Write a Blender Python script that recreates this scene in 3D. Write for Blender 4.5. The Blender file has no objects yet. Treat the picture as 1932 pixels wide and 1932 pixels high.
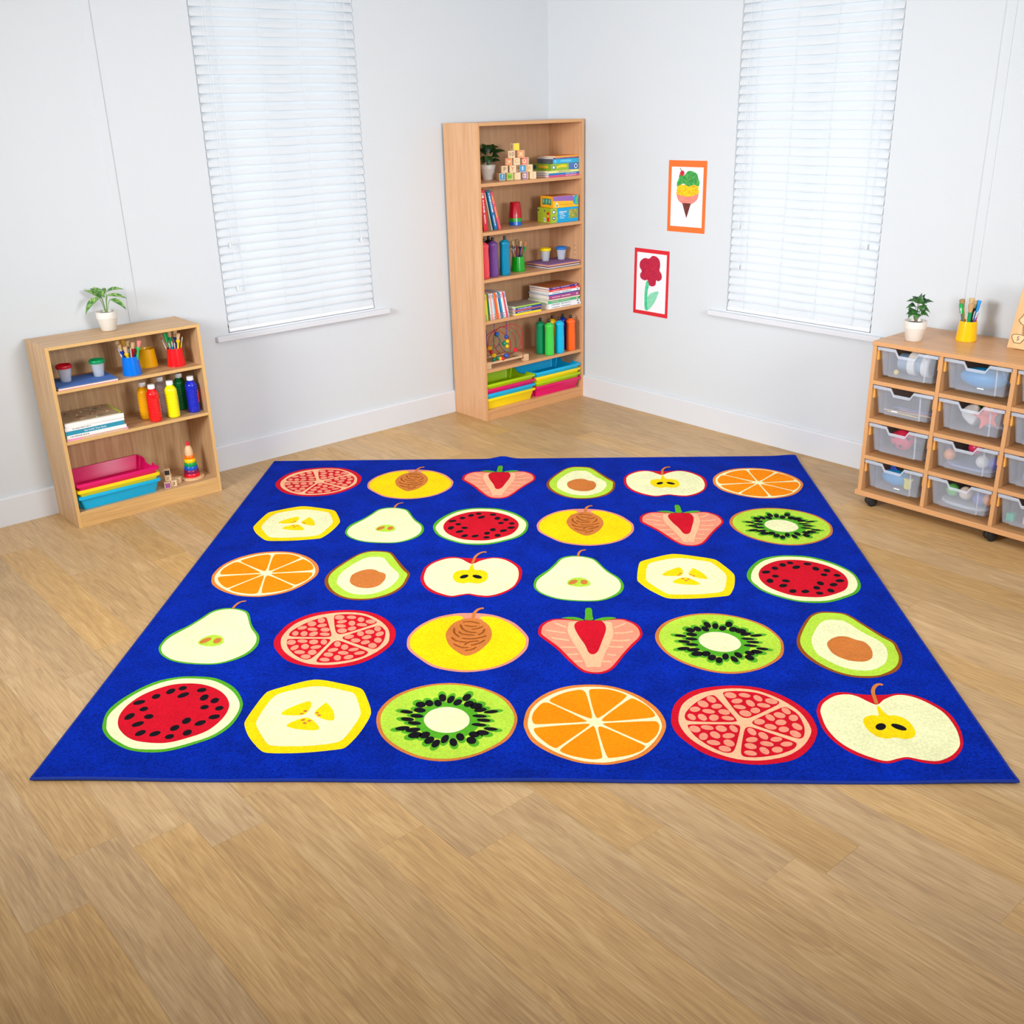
import bpy, bmesh, math, random, json
from mathutils import Vector, Matrix
from math import sin, cos, pi, radians as R
random.seed(7)
C = bpy.context.scene.collection
SC = bpy.context.scene

# ------------------------------------------------------------------ camera
CAM = (-4.8800, -5.2672, 1.9219); YAW, PITCH, ROLL, FPX = 0.8660, 0.3825, -0.0249, 1924.84
fw = Vector((cos(YAW)*cos(PITCH), sin(YAW)*cos(PITCH), -sin(PITCH)))
rt = Vector((sin(YAW), -cos(YAW), 0)); up = rt.cross(fw)
rt, up = rt*cos(ROLL)+up*sin(ROLL), up*cos(ROLL)-rt*sin(ROLL)
cd = bpy.data.cameras.new('camera'); cam = bpy.data.objects.new('camera', cd); C.objects.link(cam)
cd.sensor_width = 36; cd.lens = FPX/1932*36; cd.clip_start = .05
m = Matrix((rt, up, -fw)).transposed().to_4x4(); m.translation = CAM
cam.matrix_world = m; SC.camera = cam
# ------------------------------------------------------------------ world, lights, exposure
w = bpy.data.worlds.new('sky'); SC.world = w; w.use_nodes = True
w.node_tree.nodes['Background'].inputs[0].default_value = (.93, .97, 1, 1)
w.node_tree.nodes['Background'].inputs[1].default_value = 2.2
SC.view_settings.view_transform = 'Standard'; SC.view_settings.look = 'None'
SC.view_settings.gamma = 1; SC.view_settings.use_curve_mapping = False
SC.view_settings.exposure = 0.12
def area(name, loc, target, size, power, col=(1, 1, 1), spread=180):
    d = bpy.data.lights.new(name, 'AREA'); d.shape = 'RECTANGLE'; d.size, d.size_y = size; d.energy = power; d.color = col; d.spread = R(spread)
    o = bpy.data.objects.new(name, d); C.objects.link(o); o.location = loc
    o.rotation_euler = (Vector(target)-Vector(loc)).to_track_quat('-Z', 'Y').to_euler(); return o
CW = (.955, .98, 1)
area('softbox_left', (-6.4, -2.2, 2.4), (0, -1.7, 1.15), (1.5, 1.5), 84, CW, 88)
area('softbox_right', (-2.2, -6.6, 2.4), (-1.7, 0, 1.15), (1.5, 1.5), 55, CW, 88)
area('softbox_camera', (-6.0, -6.3, 2.5), (0, 0, 1.1), (1.4, 1.2), 16, CW, 85)
area('fill_overhead', (-2.2, -2.2, 2.66), (-1.6, -1.6, 0), (2.2, 2.2), 16, CW, 180)  # added fill out of view overhead, brightens the back corner; no real fitting
SC.cycles.max_bounces = 8; SC.cycles.transparent_max_bounces = 24
SC.cycles.use_denoising = True
try: SC.cycles.denoiser = 'OPENIMAGEDENOISE'
except Exception: pass

# ------------------------------------------------------------------ materials
MC = {}
def srgb(h):
    if isinstance(h, str): h = [int(h[i:i+2], 16) for i in (0, 2, 4)]
    return tuple(((v/255)/12.92 if v/255 <= .04045 else ((v/255+.055)/1.055)**2.4) for v in h)+(1,)
def mat(col, rough=.5, spec=.5, trans=0, sss=0, name=None, var=.035):
    k = (str(col), rough, spec, trans, sss, var)
    if k in MC: return MC[k]
    mt = bpy.data.materials.new(name or 'paint'); mt.use_nodes = True
    nt = mt.node_tree; b = nt.nodes['Principled BSDF']
    c = srgb(col)
    b.inputs['Roughness'].default_value = rough; b.inputs['Specular IOR Level'].default_value = spec
    if trans: b.inputs['Transmission Weight'].default_value = trans
    n = nt.nodes.new('ShaderNodeTexNoise'); n.inputs['Scale'].default_value = 35; n.inputs['Detail'].default_value = 3
    mp = nt.nodes.new('ShaderNodeMapRange'); mp.inputs[3].default_value = 1-var; mp.inputs[4].default_value = 1+var
    hs = nt.nodes.new('ShaderNodeHueSaturation'); hs.inputs['Color'].default_value = c
    tc = nt.nodes.new('ShaderNodeTexCoord'); nt.links.new(tc.outputs['Object'], n.inputs['Vector'])
    nt.links.new(n.outputs['Fac'], mp.inputs[0]); nt.links.new(mp.outputs[0], hs.inputs['Value'])
    nt.links.new(hs.outputs[0], b.inputs['Base Color'])
    MC[k] = mt; return mt
def wood(name, c1, c2, axis, rough=.42, scale=1.0):
    k = (name, axis)
    if k in MC: return MC[k]
    mt = bpy.data.materials.new(name); mt.use_nodes = True; nt = mt.node_tree; b = nt.nodes['Principled BSDF']
    b.inputs['Roughness'].default_value = rough
    tc = nt.nodes.new('ShaderNodeTexCoord'); mp = nt.nodes.new('ShaderNodeMapping')
    s = [26*scale]*3; s['xyz'.index(axis)] = 1.6*scale; mp.inputs['Scale'].default_value = s
    nt.links.new(tc.outputs['Object'], mp.inputs[0])
    n = nt.nodes.new('ShaderNodeTexNoise'); n.inputs['Scale'].default_value = 1.6; n.inputs['Detail'].default_value = 6; n.inputs['Distortion'].default_value = .5
    n2 = nt.nodes.new('ShaderNodeTexNoise'); n2.inputs['Scale'].default_value = 6; n2.inputs['Detail'].default_value = 3
    nt.links.new(mp.outputs[0], n.inputs[0]); nt.links.new(mp.outputs[0], n2.inputs[0])
    mx = nt.nodes.new('ShaderNodeMath'); mx.operation = 'ADD'; m2 = nt.nodes.new('ShaderNodeMath'); m2.operation = 'MULTIPLY'; m2.inputs[1].default_value = .45
    nt.links.new(n2.outputs['Fac'], m2.inputs[0]); nt.links.new(n.outputs['Fac'], mx.inputs[0]); nt.links.new(m2.outputs[0], mx.inputs[1])
    cr = nt.nodes.new('ShaderNodeValToRGB'); cr.color_ramp.elements[0].position = .5; cr.color_ramp.elements[1].position = .95
    cr.color_ramp.elements[0].color = srgb(c2); cr.color_ramp.elements[1].color = srgb(c1)
    nt.links.new(mx.outputs[0], cr.inputs[0]); nt.links.new(cr.outputs[0], b.inputs['Base Color'])
    MC[k] = mt; return mt
def oak(a): return wood('oak_veneer', (214, 177, 132), (184, 142, 98), a)
def beech(a): return wood('beech_veneer', (222, 174, 132), (206, 154, 110), a, .38)
OAKE = mat((222, 178, 112), .45, name='oak_edging'); BEE = mat((214, 158, 106), .42, name='beech_edging')
def clear_mat(name, col, fac, rough=.25):
    if name in MC: return MC[name]
    mt = bpy.data.materials.new(name); mt.use_nodes = True; nt = mt.node_tree; b = nt.nodes['Principled BSDF']; out = nt.nodes['Material Output']
    b.inputs['Base Color'].default_value = srgb(col); b.inputs['Roughness'].default_value = rough
    t = nt.nodes.new('ShaderNodeBsdfTransparent'); t.inputs[0].default_value = (.95, .97, 1, 1)
    n = nt.nodes.new('ShaderNodeTexNoise'); n.inputs['Scale'].default_value = 14
    mr = nt.nodes.new('ShaderNodeMapRange'); mr.inputs[3].default_value = fac*.92; mr.inputs[4].default_value = fac*1.08
    mx = nt.nodes.new('ShaderNodeMixShader')
    nt.links.new(n.outputs['Fac'], mr.inputs[0]); nt.links.new(mr.outputs[0], mx.inputs[0])
    nt.links.new(t.outputs[0], mx.inputs[1]); nt.links.new(b.outputs[0], mx.inputs[2]); nt.links.new(mx.outputs[0], out.inputs[0])
    MC[name] = mt; return mt
CLEAR = clear_mat('frosted_clear_plastic', (232, 239, 250), .18)
CRIM = clear_mat('frosted_rim_plastic', (228, 236, 250), .55)
CUPC = clear_mat('milky_plastic', (236, 240, 247), .40)

# ------------------------------------------------------------------ mesh building
class M:
    def __init__(s, off=(0, 0, 0)): s.v = []; s.f = []; s.mi = []; s.off = Vector(off)
    def add(s, vs, fs, mi=0):
        b = len(s.v); s.v += [Vector(p)-s.off for p in vs]
        for k, f in enumerate(fs): s.f.append([b+i for i in f]); s.mi.append(mi[k] if isinstance(mi, list) else mi)
        return s
    def box(s, a, b, mi=0, T=None, edge=None):
        x0, y0, z0 = [min(p, q) for p, q in zip(a, b)]; x1, y1, z1 = [max(p, q) for p, q in zip(a, b)]
        vs = [Vector(p) for p in ((x0,y0,z0),(x1,y0,z0),(x1,y1,z0),(x0,y1,z0),(x0,y0,z1),(x1,y0,z1),(x1,y1,z1),(x0,y1,z1))]
        if T: vs = [T @ p for p in vs]
        fs = [(0,3,2,1),(4,5,6,7),(0,1,5,4),(2,3,7,6),(1,2,6,5),(3,0,4,7)]   # -z +z -y +y +x -x
        if edge: mi = [1 if n in edge else 0 for n in ('-z','+z','-y','+y','+x','-x')]
        return s.add(vs, fs, mi)
    def lathe(s, prof, n=32, o=(0, 0, 0), mi=0, T=None, cap0=True, cap1=True):
        o = Vector(o); vs = []; fs = []; mm = []
        for r, z in prof:
            for k in range(n): vs.append(Vector((r*cos(2*pi*k/n), r*sin(2*pi*k/n), z)))
        for i in range(len(prof)-1):
            for k in range(n):
                k2 = (k+1) % n; fs.append((i*n+k, i*n+k2, (i+1)*n+k2, (i+1)*n+k)); mm.append(mi)
        if cap0: fs.append(tuple(range(n-1, -1, -1))); mm.append(mi)
        if cap1: fs.append(tuple((len(prof)-1)*n+k for k in range(n))); mm.append(mi)
        if T: vs = [T @ p for p in vs]
        return s.add([p+o for p in vs], fs, mm)
    def tube(s, pts, r, n=8, mi=0):
        pts = [Vector(p) for p in pts]; rs = r if isinstance(r, (list, tuple)) else [r]*len(pts)
        vs = []; fs = []; prev = None
        for i, p in enumerate(pts):
            d = (pts[min(i+1, len(pts)-1)]-pts[max(i-1, 0)]).normalized()
            a = prev if prev is not None else (Vector((0, 0, 1)) if abs(d.z) < .9 else Vector((1, 0, 0)))
            u = (a-d*a.dot(d)).normalized(); v = d.cross(u); prev = u
            for k in range(n): vs.append(p+(u*cos(2*pi*k/n)+v*sin(2*pi*k/n))*rs[i])
        for i in range(len(pts)-1):
            for k in range(n):
                k2 = (k+1) % n; fs.append((i*n+k, i*n+k2, (i+1)*n+k2, (i+1)*n+k))
        fs.append(tuple(range(n-1, -1, -1))); fs.append(tuple((len(pts)-1)*n+k for k in range(n)))
        return s.add(vs, fs, mi)
    def ball(s, c, r, mi=0, n=16, sc=(1, 1, 1), T=None):
        prof = [(max(r*sin(pi*i/10), 1e-5), -r*cos(pi*i/10)) for i in range(11)]
        S = Matrix.Diagonal((*sc, 1)); TT = (T or Matrix())@S
        return s.lathe(prof, n, c, mi, TT, False, False)
    def poly(s, pts, z0, z1, mi=0, T=None):
        n = len(pts); T = T or Matrix()
        vs = [T@Vector((x, y, z0)) for x, y in pts]+[T@Vector((x, y, z1)) for x, y in pts]
        ar = sum(pts[i][0]*pts[(i+1) % n][1]-pts[(i+1) % n][0]*pts[i][1] for i in range(n))
        o = list(range(n)) if ar > 0 else list(range(n))[::-1]
        fs = [tuple(n+i for i in o), tuple(reversed(o))]
        for k in range(n):
            i, j = o[k], o[(k+1) % n]; fs.append((i, j, n+j, n+i))
        return s.add(vs, fs, mi)
    def build(s, name, mats, parent=None, smooth=40, bev=0, tagd=None):
        me = bpy.data.meshes.new(name); me.from_pydata(s.v, [], s.f); me.update()
        for x in (mats if isinstance(mats, (list, tuple)) else [mats]): me.materials.append(x)
        me.polygons.foreach_set('material_index', s.mi)
        if smooth:
            me.polygons.foreach_set('use_smooth', [True]*len(s.f)); me.set_sharp_from_angle(angle=R(smooth))
        o = bpy.data.objects.new(name, me); C.objects.link(o)
        if parent: o.parent = parent
        if bev:
            b = o.modifiers.new('bevel', 'BEVEL'); b.width = bev; b.segments = 2; b.limit_method = 'ANGLE'; b.angle_limit = R(50); b.harden_normals = False
        if tagd: tag(o, *tagd)
        return o
def tag(o, label, cat, group=None, kind=None):
    if label: o['label'] = label
    if cat: o['category'] = cat
    if group: o['group'] = group
    if kind: o['kind'] = kind
    return o
def thing(name, label, cat, loc=(0, 0, 0), rz=0, group=None, mtx=None):
    o = bpy.data.objects.new(name, None); C.objects.link(o); o.empty_display_size = .02
    if mtx is not None: o.matrix_world = mtx
    else: o.location = loc; o.rotation_euler = (0, 0, rz)
    return tag(o, label, cat, group)
def struct(o): o['kind'] = 'structure'; return o
def catmull(p, closed=True, k=5):
    n = len(p); out = []
    for i in range(n if closed else n-1):
        if closed: a, b, c_, d = p[i-1], p[i], p[(i+1) % n], p[(i+2) % n]
        else: a, b, c_, d = p[max(i-1, 0)], p[i], p[i+1], p[min(i+2, n-1)]
        for j in range(k):
            t = j/k
            out.append(tuple(.5*((2*b[m])+(-a[m]+c_[m])*t+(2*a[m]-5*b[m]+4*c_[m]-d[m])*t*t+(-a[m]+3*b[m]-3*c_[m]+d[m])*t**3) for m in range(len(b))))
    if not closed: out.append(tuple(p[-1]))
    return out
def chaikin(p, n=2, q=.22):
    for _ in range(n):
        o = []
        for i in range(len(p)):
            a, b = p[i], p[(i+1) % len(p)]
            o += [tuple(a[m]+(b[m]-a[m])*q for m in range(2)), tuple(a[m]+(b[m]-a[m])*(1-q) for m in range(2))]
        p = o
    return p
def ribbon(p, w):
    p = [Vector((a, b)) for a, b in catmull(p, False, 4)]; L = []; Rr = []
    for i, q in enumerate(p):
        d = (p[min(i+1, len(p)-1)]-p[max(i-1, 0)]).normalized(); nn = Vector((-d.y, d.x))*w/2
        e = .6 if i in (0, len(p)-1) else 1
        L.append(tuple(q+nn*e)); Rr.append(tuple(q-nn*e))
    return L+Rr[::-1]
def text(s, size, mt, parent, loc, rot, name='lettering', maxw=None, ext=.0003, align='CENTER', shear=0):
    cu = bpy.data.curves.new(name, 'FONT'); cu.body = s; cu.size = size; cu.extrude = ext; cu.align_x = align; cu.align_y = 'CENTER'; cu.shear = shear; cu.resolution_u = 3
    t = bpy.data.objects.new(name, cu); C.objects.link(t)
    bpy.context.view_layer.update()
    me = bpy.data.meshes.new_from_object(t.evaluated_get(bpy.context.evaluated_depsgraph_get()))
    bpy.data.objects.remove(t)
    if maxw and me.vertices:
        xs = [v.co.x for v in me.vertices]; W = max(xs)-min(xs)
        if W > maxw:
            for v in me.vertices: v.co.x *= maxw/W
    me.materials.clear(); me.materials.append(mt)
    o = bpy.data.objects.new(name, me); C.objects.link(o); o.parent = parent; o.location = loc; o.rotation_euler = rot
    return o

# ------------------------------------------------------------------ floor
mt = bpy.data.materials.new('oak_plank_floor'); mt.use_nodes = True; nt = mt.node_tree; b = nt.nodes['Principled BSDF']
N = nt.nodes.new; Lk = nt.links.new
tc = N('ShaderNodeTexCoord'); at = N('ShaderNodeAttribute'); at.attribute_name = 'tone'
cx = N('ShaderNodeCombineXYZ'); ml = N('ShaderNodeMath'); ml.operation = 'MULTIPLY'; ml.inputs[1].default_value = 37.0
Lk(at.outputs['Fac'], ml.inputs[0]); Lk(ml.outputs[0], cx.inputs[0]); Lk(ml.outputs[0], cx.inputs[2])
ad = N('ShaderNodeVectorMath'); ad.operation = 'ADD'; Lk(tc.outputs['Object'], ad.inputs[0]); Lk(cx.outputs[0], ad.inputs[1])
mp = N('ShaderNodeMapping'); mp.inputs['Scale'].default_value = (120, 5.0, 1); Lk(ad.outputs[0], mp.inputs[0])
n1 = N('ShaderNodeTexNoise'); n1.inputs['Scale'].default_value = 1.4; n1.inputs['Detail'].default_value = 8; n1.inputs['Roughness'].default_value = .55; n1.inputs['Distortion'].default_value = .7; Lk(mp.outputs[0], n1.inputs[0])
mp2 = N('ShaderNodeMapping'); mp2.inputs['Scale'].default_value = (9, 1.9, 1); Lk(ad.outputs[0], mp2.inputs[0])
n2 = N('ShaderNodeTexNoise'); n2.inputs['Scale'].default_value = 1.3; n2.inputs['Detail'].default_value = 3; n2.inputs['Distortion'].default_value = .8; Lk(mp2.outputs[0], n2.inputs[0])
wv = N('ShaderNodeMath'); wv.operation = 'MULTIPLY'; wv.inputs[1].default_value = 34; Lk(n2.outputs['Fac'], wv.inputs[0])
sn = N('ShaderNodeMath'); sn.operation = 'SINE'; Lk(wv.outputs[0], sn.inputs[0])
m3 = N('ShaderNodeMath'); m3.operation = 'MULTIPLY'; m3.inputs[1].default_value = .045; Lk(sn.outputs[0], m3.inputs[0])
m4 = N('ShaderNodeMath'); m4.operation = 'ADD'; Lk(n1.outputs['Fac'], m4.inputs[0]); Lk(m3.outputs[0], m4.inputs[1])
n5 = N('ShaderNodeMath'); n5.operation = 'MULTIPLY_ADD'; n5.inputs[1].default_value = .42; Lk(n2.outputs['Fac'], n5.inputs[0]); Lk(m4.outputs[0], n5.inputs[2])
cr = N('ShaderNodeValToRGB'); cr.color_ramp.elements[0].position = .42; cr.color_ramp.elements[1].position = 1.0
cr.color_ramp.elements[0].color = srgb((170, 136, 94)); cr.color_ramp.elements[1].color = srgb((216, 182, 132))
e = cr.color_ramp.elements.new(.70); e.color = srgb((196, 159, 110))
Lk(n5.outputs[0], cr.inputs[0])
mr = N('ShaderNodeMapRange'); mr.inputs[3].default_value = .90; mr.inputs[4].default_value = 1.06; Lk(at.outputs['Fac'], mr.inputs[0])
hs = N('ShaderNodeHueSaturation'); Lk(cr.outputs[0], hs.inputs['Color']); Lk(mr.outputs[0], hs.inputs['Value'])
sr = N('ShaderNodeMapRange'); sr.inputs[3].default_value = .93; sr.inputs[4].default_value = 1.08
fr = N('ShaderNodeMath'); fr.operation = 'FRACT'; f7 = N('ShaderNodeMath'); f7.operation = 'MULTIPLY'; f7.inputs[1].default_value = 7.3
Lk(at.outputs['Fac'], f7.inputs[0]); Lk(f7.outputs[0], fr.inputs[0]); Lk(fr.outputs[0], sr.inputs[0]); Lk(sr.outputs[0], hs.inputs['Saturation'])
Lk(hs.outputs[0], b.inputs['Base Color'])
b.inputs['Roughness'].default_value = .40; b.inputs['Specular IOR Level'].default_value = .35
bp_ = N('ShaderNodeBump'); bp_.inputs['Strength'].default_value = .06; bp_.inputs['Distance'].default_value = .002; Lk(n1.outputs['Fac'], bp_.inputs['Height']); Lk(bp_.outputs[0], b.inputs['Normal'])
XW0, YW0, ZC = -7.4, -7.6, 2.72
fl = M(); tones = []; known = {0: -2.945, -1: -2.795, 2: -3.27, 3: -3.465, 5: -3.737, 7: -4.155}
for k in range(-21, 26):
    x0 = -4.04+.1665*k; x1 = min(x0+.1665, .14)
    if x0 > .13: break
    y = known.get(k, -2.9-random.random()*1.2); 
    while y < .14: y += 1.22
    while y > YW0-.1:
        ya, yb = max(y-1.22, YW0-.1), min(y, .14)
        if yb > ya:
            g = .00025
            fl.add([(x0+g, ya+g, 0), (x1-g, ya+g, 0), (x1-g, yb-g, 0), (x0+g, yb-g, 0)], [(0, 1, 2, 3)]); tones.append(random.random())
        y -= 1.22
n = len(fl.f)
fl.box((XW0-.1, YW0-.1, -.05), (.14, .14, -.0006), 1); tones += [.2]*6
o = struct(fl.build('floor', [mt, mat((140, 106, 76), .6)], smooth=0))
a = o.data.attributes.new('tone', 'FLOAT', 'FACE'); a.data.foreach_set('value', tones)

# ------------------------------------------------------------------ walls
WALL = mat((211, 216, 220), .6, .25, name='white_wall_paint', var=.004); TRIM = mat((218, 221, 226), .35, .5, name='white_gloss_trim', var=.004)
def wall_open(name, f, a0, a1, ops):     # f(u, depth, z) gives a point; openings (u0, u1, z0, z1)
    w_ = M(); u = a0
    def bx(u0, u1, z0, z1): w_.box(f(u0, 0, z0), f(u1, .12, z1))
    for u0, u1, z0, z1 in ops:
        bx(u, u0, 0, ZC); bx(u0, u1, 0, z0); bx(u0, u1, z1, ZC); u = u1
    bx(u, a1, 0, ZC)
    return struct(w_.build(name, WALL, smooth=0))
WF = .02
FL = lambda u, d, z: (u, WF+d, z)
FR = lambda u, d, z: (WF+d, -u, z)
wall_open('wall_left', FL, XW0, .14, [(-2.410, -1.443, .768, 2.62)])
wall_open('wall_right', FR, 0.0-WF, -YW0, [(1.510, 2.454, .746, 2.62)])
struct(M().box((XW0-.1, YW0-.1, 0), (XW0, .14, ZC)).build('wall_rear', WALL, smooth=0))
struct(M().box((XW0-.1, YW0-.1, 0), (.14, YW0, ZC)).build('wall_front', WALL, smooth=0))
struct(M().box((XW0-.1, YW0-.1, ZC), (.14, .14, ZC+.08)).build('ceiling', mat((244, 244, 244), .7), smooth=0))
def skirting(name, f, a0, a1):
    s = M(); s.box(f(a0, -.02, 0), f(a1, 0, .138)); 
    v = [f(a0, -.02, .138), f(a1, -.02, .138), f(a1, 0, .138), f(a0, 0, .138), f(a0, -.012, .146), f(a1, -.012, .146), f(a1, 0, .146), f(a0, 0, .146)]
    s.add(v, [(0,3,2,1),(4,5,6,7),(0,1,5,4),(2,3,7,6),(1,2,6,5),(3,0,4,7)])
    return struct(s.build(name, TRIM, smooth=0))
skirting('baseboard_left', FL, XW0, .0)
skirting('baseboard_right', FR, .006, -YW0)
t_ = M(); t_.box((-2.945, WF-.004, .146), (-2.897, WF, ZC)); struct(t_.build('trim_1', WALL, smooth=0, bev=.001))
t_ = M(); t_.box((WF-.004, -2.982, .146), (WF, -2.936, ZC)); struct(t_.build('trim_2', WALL, smooth=0, bev=.001))

# ------------------------------------------------------------------ windows and blinds
def slat_material():
    m_ = bpy.data.materials.new('white_slat'); m_.use_nodes = True; nt = m_.node_tree; b = nt.nodes['Principled BSDF']; out = nt.nodes['Material Output']
    b.inputs['Base Color'].default_value = srgb((232, 236, 239)); b.inputs['Roughness'].default_value = .4
    t = nt.nodes.new('ShaderNodeBsdfTranslucent'); t.inputs[0].default_value = srgb((235, 242, 248)); x = nt.nodes.new('ShaderNodeMixShader'); x.inputs[0].default_value = .22
    nt.links.new(b.outputs[0], x.inputs[1]); nt.links.new(t.outputs[0], x.inputs[2]); nt.links.new(x.outputs[0], out.inputs[0]); return m_
SLAT = slat_material(); WHITE = mat((244, 245, 247), .35)
GLASS = bpy.data.materials.new('window_glass'); GLASS.use_nodes = True
_b = GLASS.node_tree.nodes['Principled BSDF']; _b.inputs['Transmission Weight'].default_value = 1; _b.inputs['Roughness'].default_value = .05; _b.inputs['IOR'].default_value = 1.05
def window(idx, f, u0, u1, z0, z1, su0, su1, sz, label, where):
    wn = bpy.data.objects.new('window_%d' % idx, None); C.objects.link(wn); wn.location = f((u0+u1)/2, .06, z0); wn['kind'] = 'structure'
    off = wn.location
    fr = M(off)
    for a_, b_, c_, d_ in ((u0, u0+.05, z0, z1), (u1-.05, u1, z0, z1), (u0, u1, z0, z0+.05), (u0, u1, z1-.05, z1), ((u0+u1)/2-.025, (u0+u1)/2+.025, z0, z1)):
        fr.box(f(a_, .075, c_), f(b_, .115, d_))
    fr.build('window_frame', TRIM, wn, smooth=0, bev=.002)
    M(off).box(f(u0+.04, .092, z0+.04), f(u1-.04, .096, z1-.04)).build('pane', GLASS, wn, smooth=0)
    s = M(off); s.box(f(su0, -.034, sz-.03), f(su1, .0, sz)); s.box(f(u0, -.001, sz-.02), f(u1, .075, z0+.001)); s.build('sill', TRIM, wn, smooth=0, bev=.004)
    bl = thing('venetian_blind', label, 'blind', f((u0+u1)/2, .03, z0+.01), group=None)
    off = bl.location; g = .006
    sl = M(off); z = z0+.045; P = .0447
    while z < z1-.07:
        # bottom edge towards the room, top edge towards the glass
        prof = [(.030+.012*(i/6*2-1)-.008*(1-(i/3-1)**2), z-.0237+.0474*i/6) for i in range(7)]
        vs = []; n_ = len(prof)
        for th in (0, .0022):
            for u in (u0+g, u1-g):
                for d_, zz in prof: vs.append(f(u, d_+th-.017, zz))
        fs = []
        for i in range(n_-1): fs += [(i, i+1, n_+i+1, n_+i), (2*n_+i, 3*n_+i, 3*n_+i+1, 2*n_+i+1), (i, 2*n_+i, 2*n_+i+1, i+1), (n_+i, n_+i+1, 3*n_+i+1, 3*n_+i)]
        fs += [(0, n_, 3*n_, 2*n_), (n_-1, 3*n_-1, 4*n_-1, 2*n_-1)]
        sl.add(vs, fs); z += P
    sl.build('slats', SLAT, bl, smooth=50)
    M(off).box(f(u0+g, -.004, z0+.004), f(u1-g, .034, z0+.022)).build('bottom_rail', WHITE, bl, bev=.003)
    M(off).box(f(u0+g, -.014, z1-.055), f(u1-g, .06, z1-.003)).build('headrail', WHITE, bl, bev=.002)
    for q in (.13, .38, .63, .88):
        u = u0+(u1-u0)*q; M(off).box(f(u-.0009, -.0100, z0+.02), f(u+.0009, -.0088, z1-.05)).build('ladder_cord', SLAT, bl, smooth=0)
    for q, zt in ((.07, 1.25), (.085, 1.02), (.93, 1.20)):
        u = u0+(u1-u0)*q; cd_ = M(off).tube([f(u, -.014, zt), f(u, -.014, z1-.05)], .001, 6).build('pull_cord', SLAT, bl)
        tt = M(off); tt.lathe([(.0025, .0), (.0055, .003), (.005, .02), (.002, .03)], 12, f(u, -.015, zt-.028)); tt.build('tassel', mat((220, 222, 225), .4), bl)
window(1, FL, -2.410, -1.443, .768, 2.62, -2.492, -1.352, .760, 'white slatted blind closed over the window left of the tall bookcase', '')
window(2, FR, 1.510, 2.454, .746, 2.62, 1.395, 2.53, .738, 'white slatted blind closed over the window right of the pinned paintings', '')

# ------------------------------------------------------------------ rug
def pile(name, col, sc=1.0):
    m_ = bpy.data.materials.new(name); m_.use_nodes = True; nt = m_.node_tree; b = nt.nodes['Principled BSDF']
    b.inputs['Roughness'].default_value = .95; b.inputs['Specular IOR Level'].default_value = .08
    tc = nt.nodes.new('ShaderNodeTexCoord')
    n = nt.nodes.new('ShaderNodeTexNoise'); n.inputs['Scale'].default_value = 120; n.inputs['Detail'].default_value = 2
    n2 = nt.nodes.new('ShaderNodeTexNoise'); n2.inputs['Scale'].default_value = 7; n2.inputs['Detail'].default_value = 4
    nt.links.new(tc.outputs['Object'], n.inputs[0]); nt.links.new(tc.outputs['Object'], n2.inputs[0])
    a = nt.nodes.new('ShaderNodeMapRange'); a.inputs[1].default_value = .3; a.inputs[2].default_value = .7; a.inputs[3].default_value = 1-.36*sc; a.inputs[4].default_value = 1+.36*sc
    c_ = nt.nodes.new('ShaderNodeMapRange'); c_.inputs[1].default_value = .3; c_.inputs[2].default_value = .7; c_.inputs[3].default_value = 1-.22*sc; c_.inputs[4].default_value = 1+.22*sc
    x = nt.nodes.new('ShaderNodeMath'); x.operation = 'MULTIPLY'; hs = nt.nodes.new('ShaderNodeHueSaturation'); hs.inputs['Color'].default_value = srgb(col)
    nt.links.new(n.outputs['Fac'], a.inputs[0]); nt.links.new(n2.outputs['Fac'], c_.inputs[0]); nt.links.new(a.outputs[0], x.inputs[0]); nt.links.new(c_.outputs[0], x.inputs[1])
    nt.links.new(x.outputs[0], hs.inputs['Value']); nt.links.new(hs.outputs[0], b.inputs['Base Color'])
    bu = nt.nodes.new('ShaderNodeBump'); bu.inputs['Strength'].default_value = .5; bu.inputs['Distance'].default_value = .003
    nt.links.new(n.outputs['Fac'], bu.inputs['Height']); nt.links.new(bu.outputs[0], b.inputs['Normal']); return m_
RC_ = dict(blue=(0, 37, 154), green=(84, 168, 36), cream=(240, 240, 188), red=(206, 18, 40), black=(22, 20, 26), brown=(206, 122, 58), lime=(182, 220, 66),
           yellow=(248, 214, 12), orange2=(226, 132, 56), orange=(252, 142, 10), blush=(246, 188, 146), pink=(238, 150, 122), pink2=(226, 146, 122), dbrown=(146, 78, 26))
names = list(RC_); mats_r = [pile('rug_pile_'+k, RC_[k], 1.0 if k == 'blue' else .3) for k in names]
RO = (-4.3208, -2.2775); RA = .0353-pi/4
rug = thing('rug', 'large square royal blue rug patterned with thirty cut fruit slices, lying on the wood floor', 'rug', (RO[0], RO[1], 0), RA)
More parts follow.
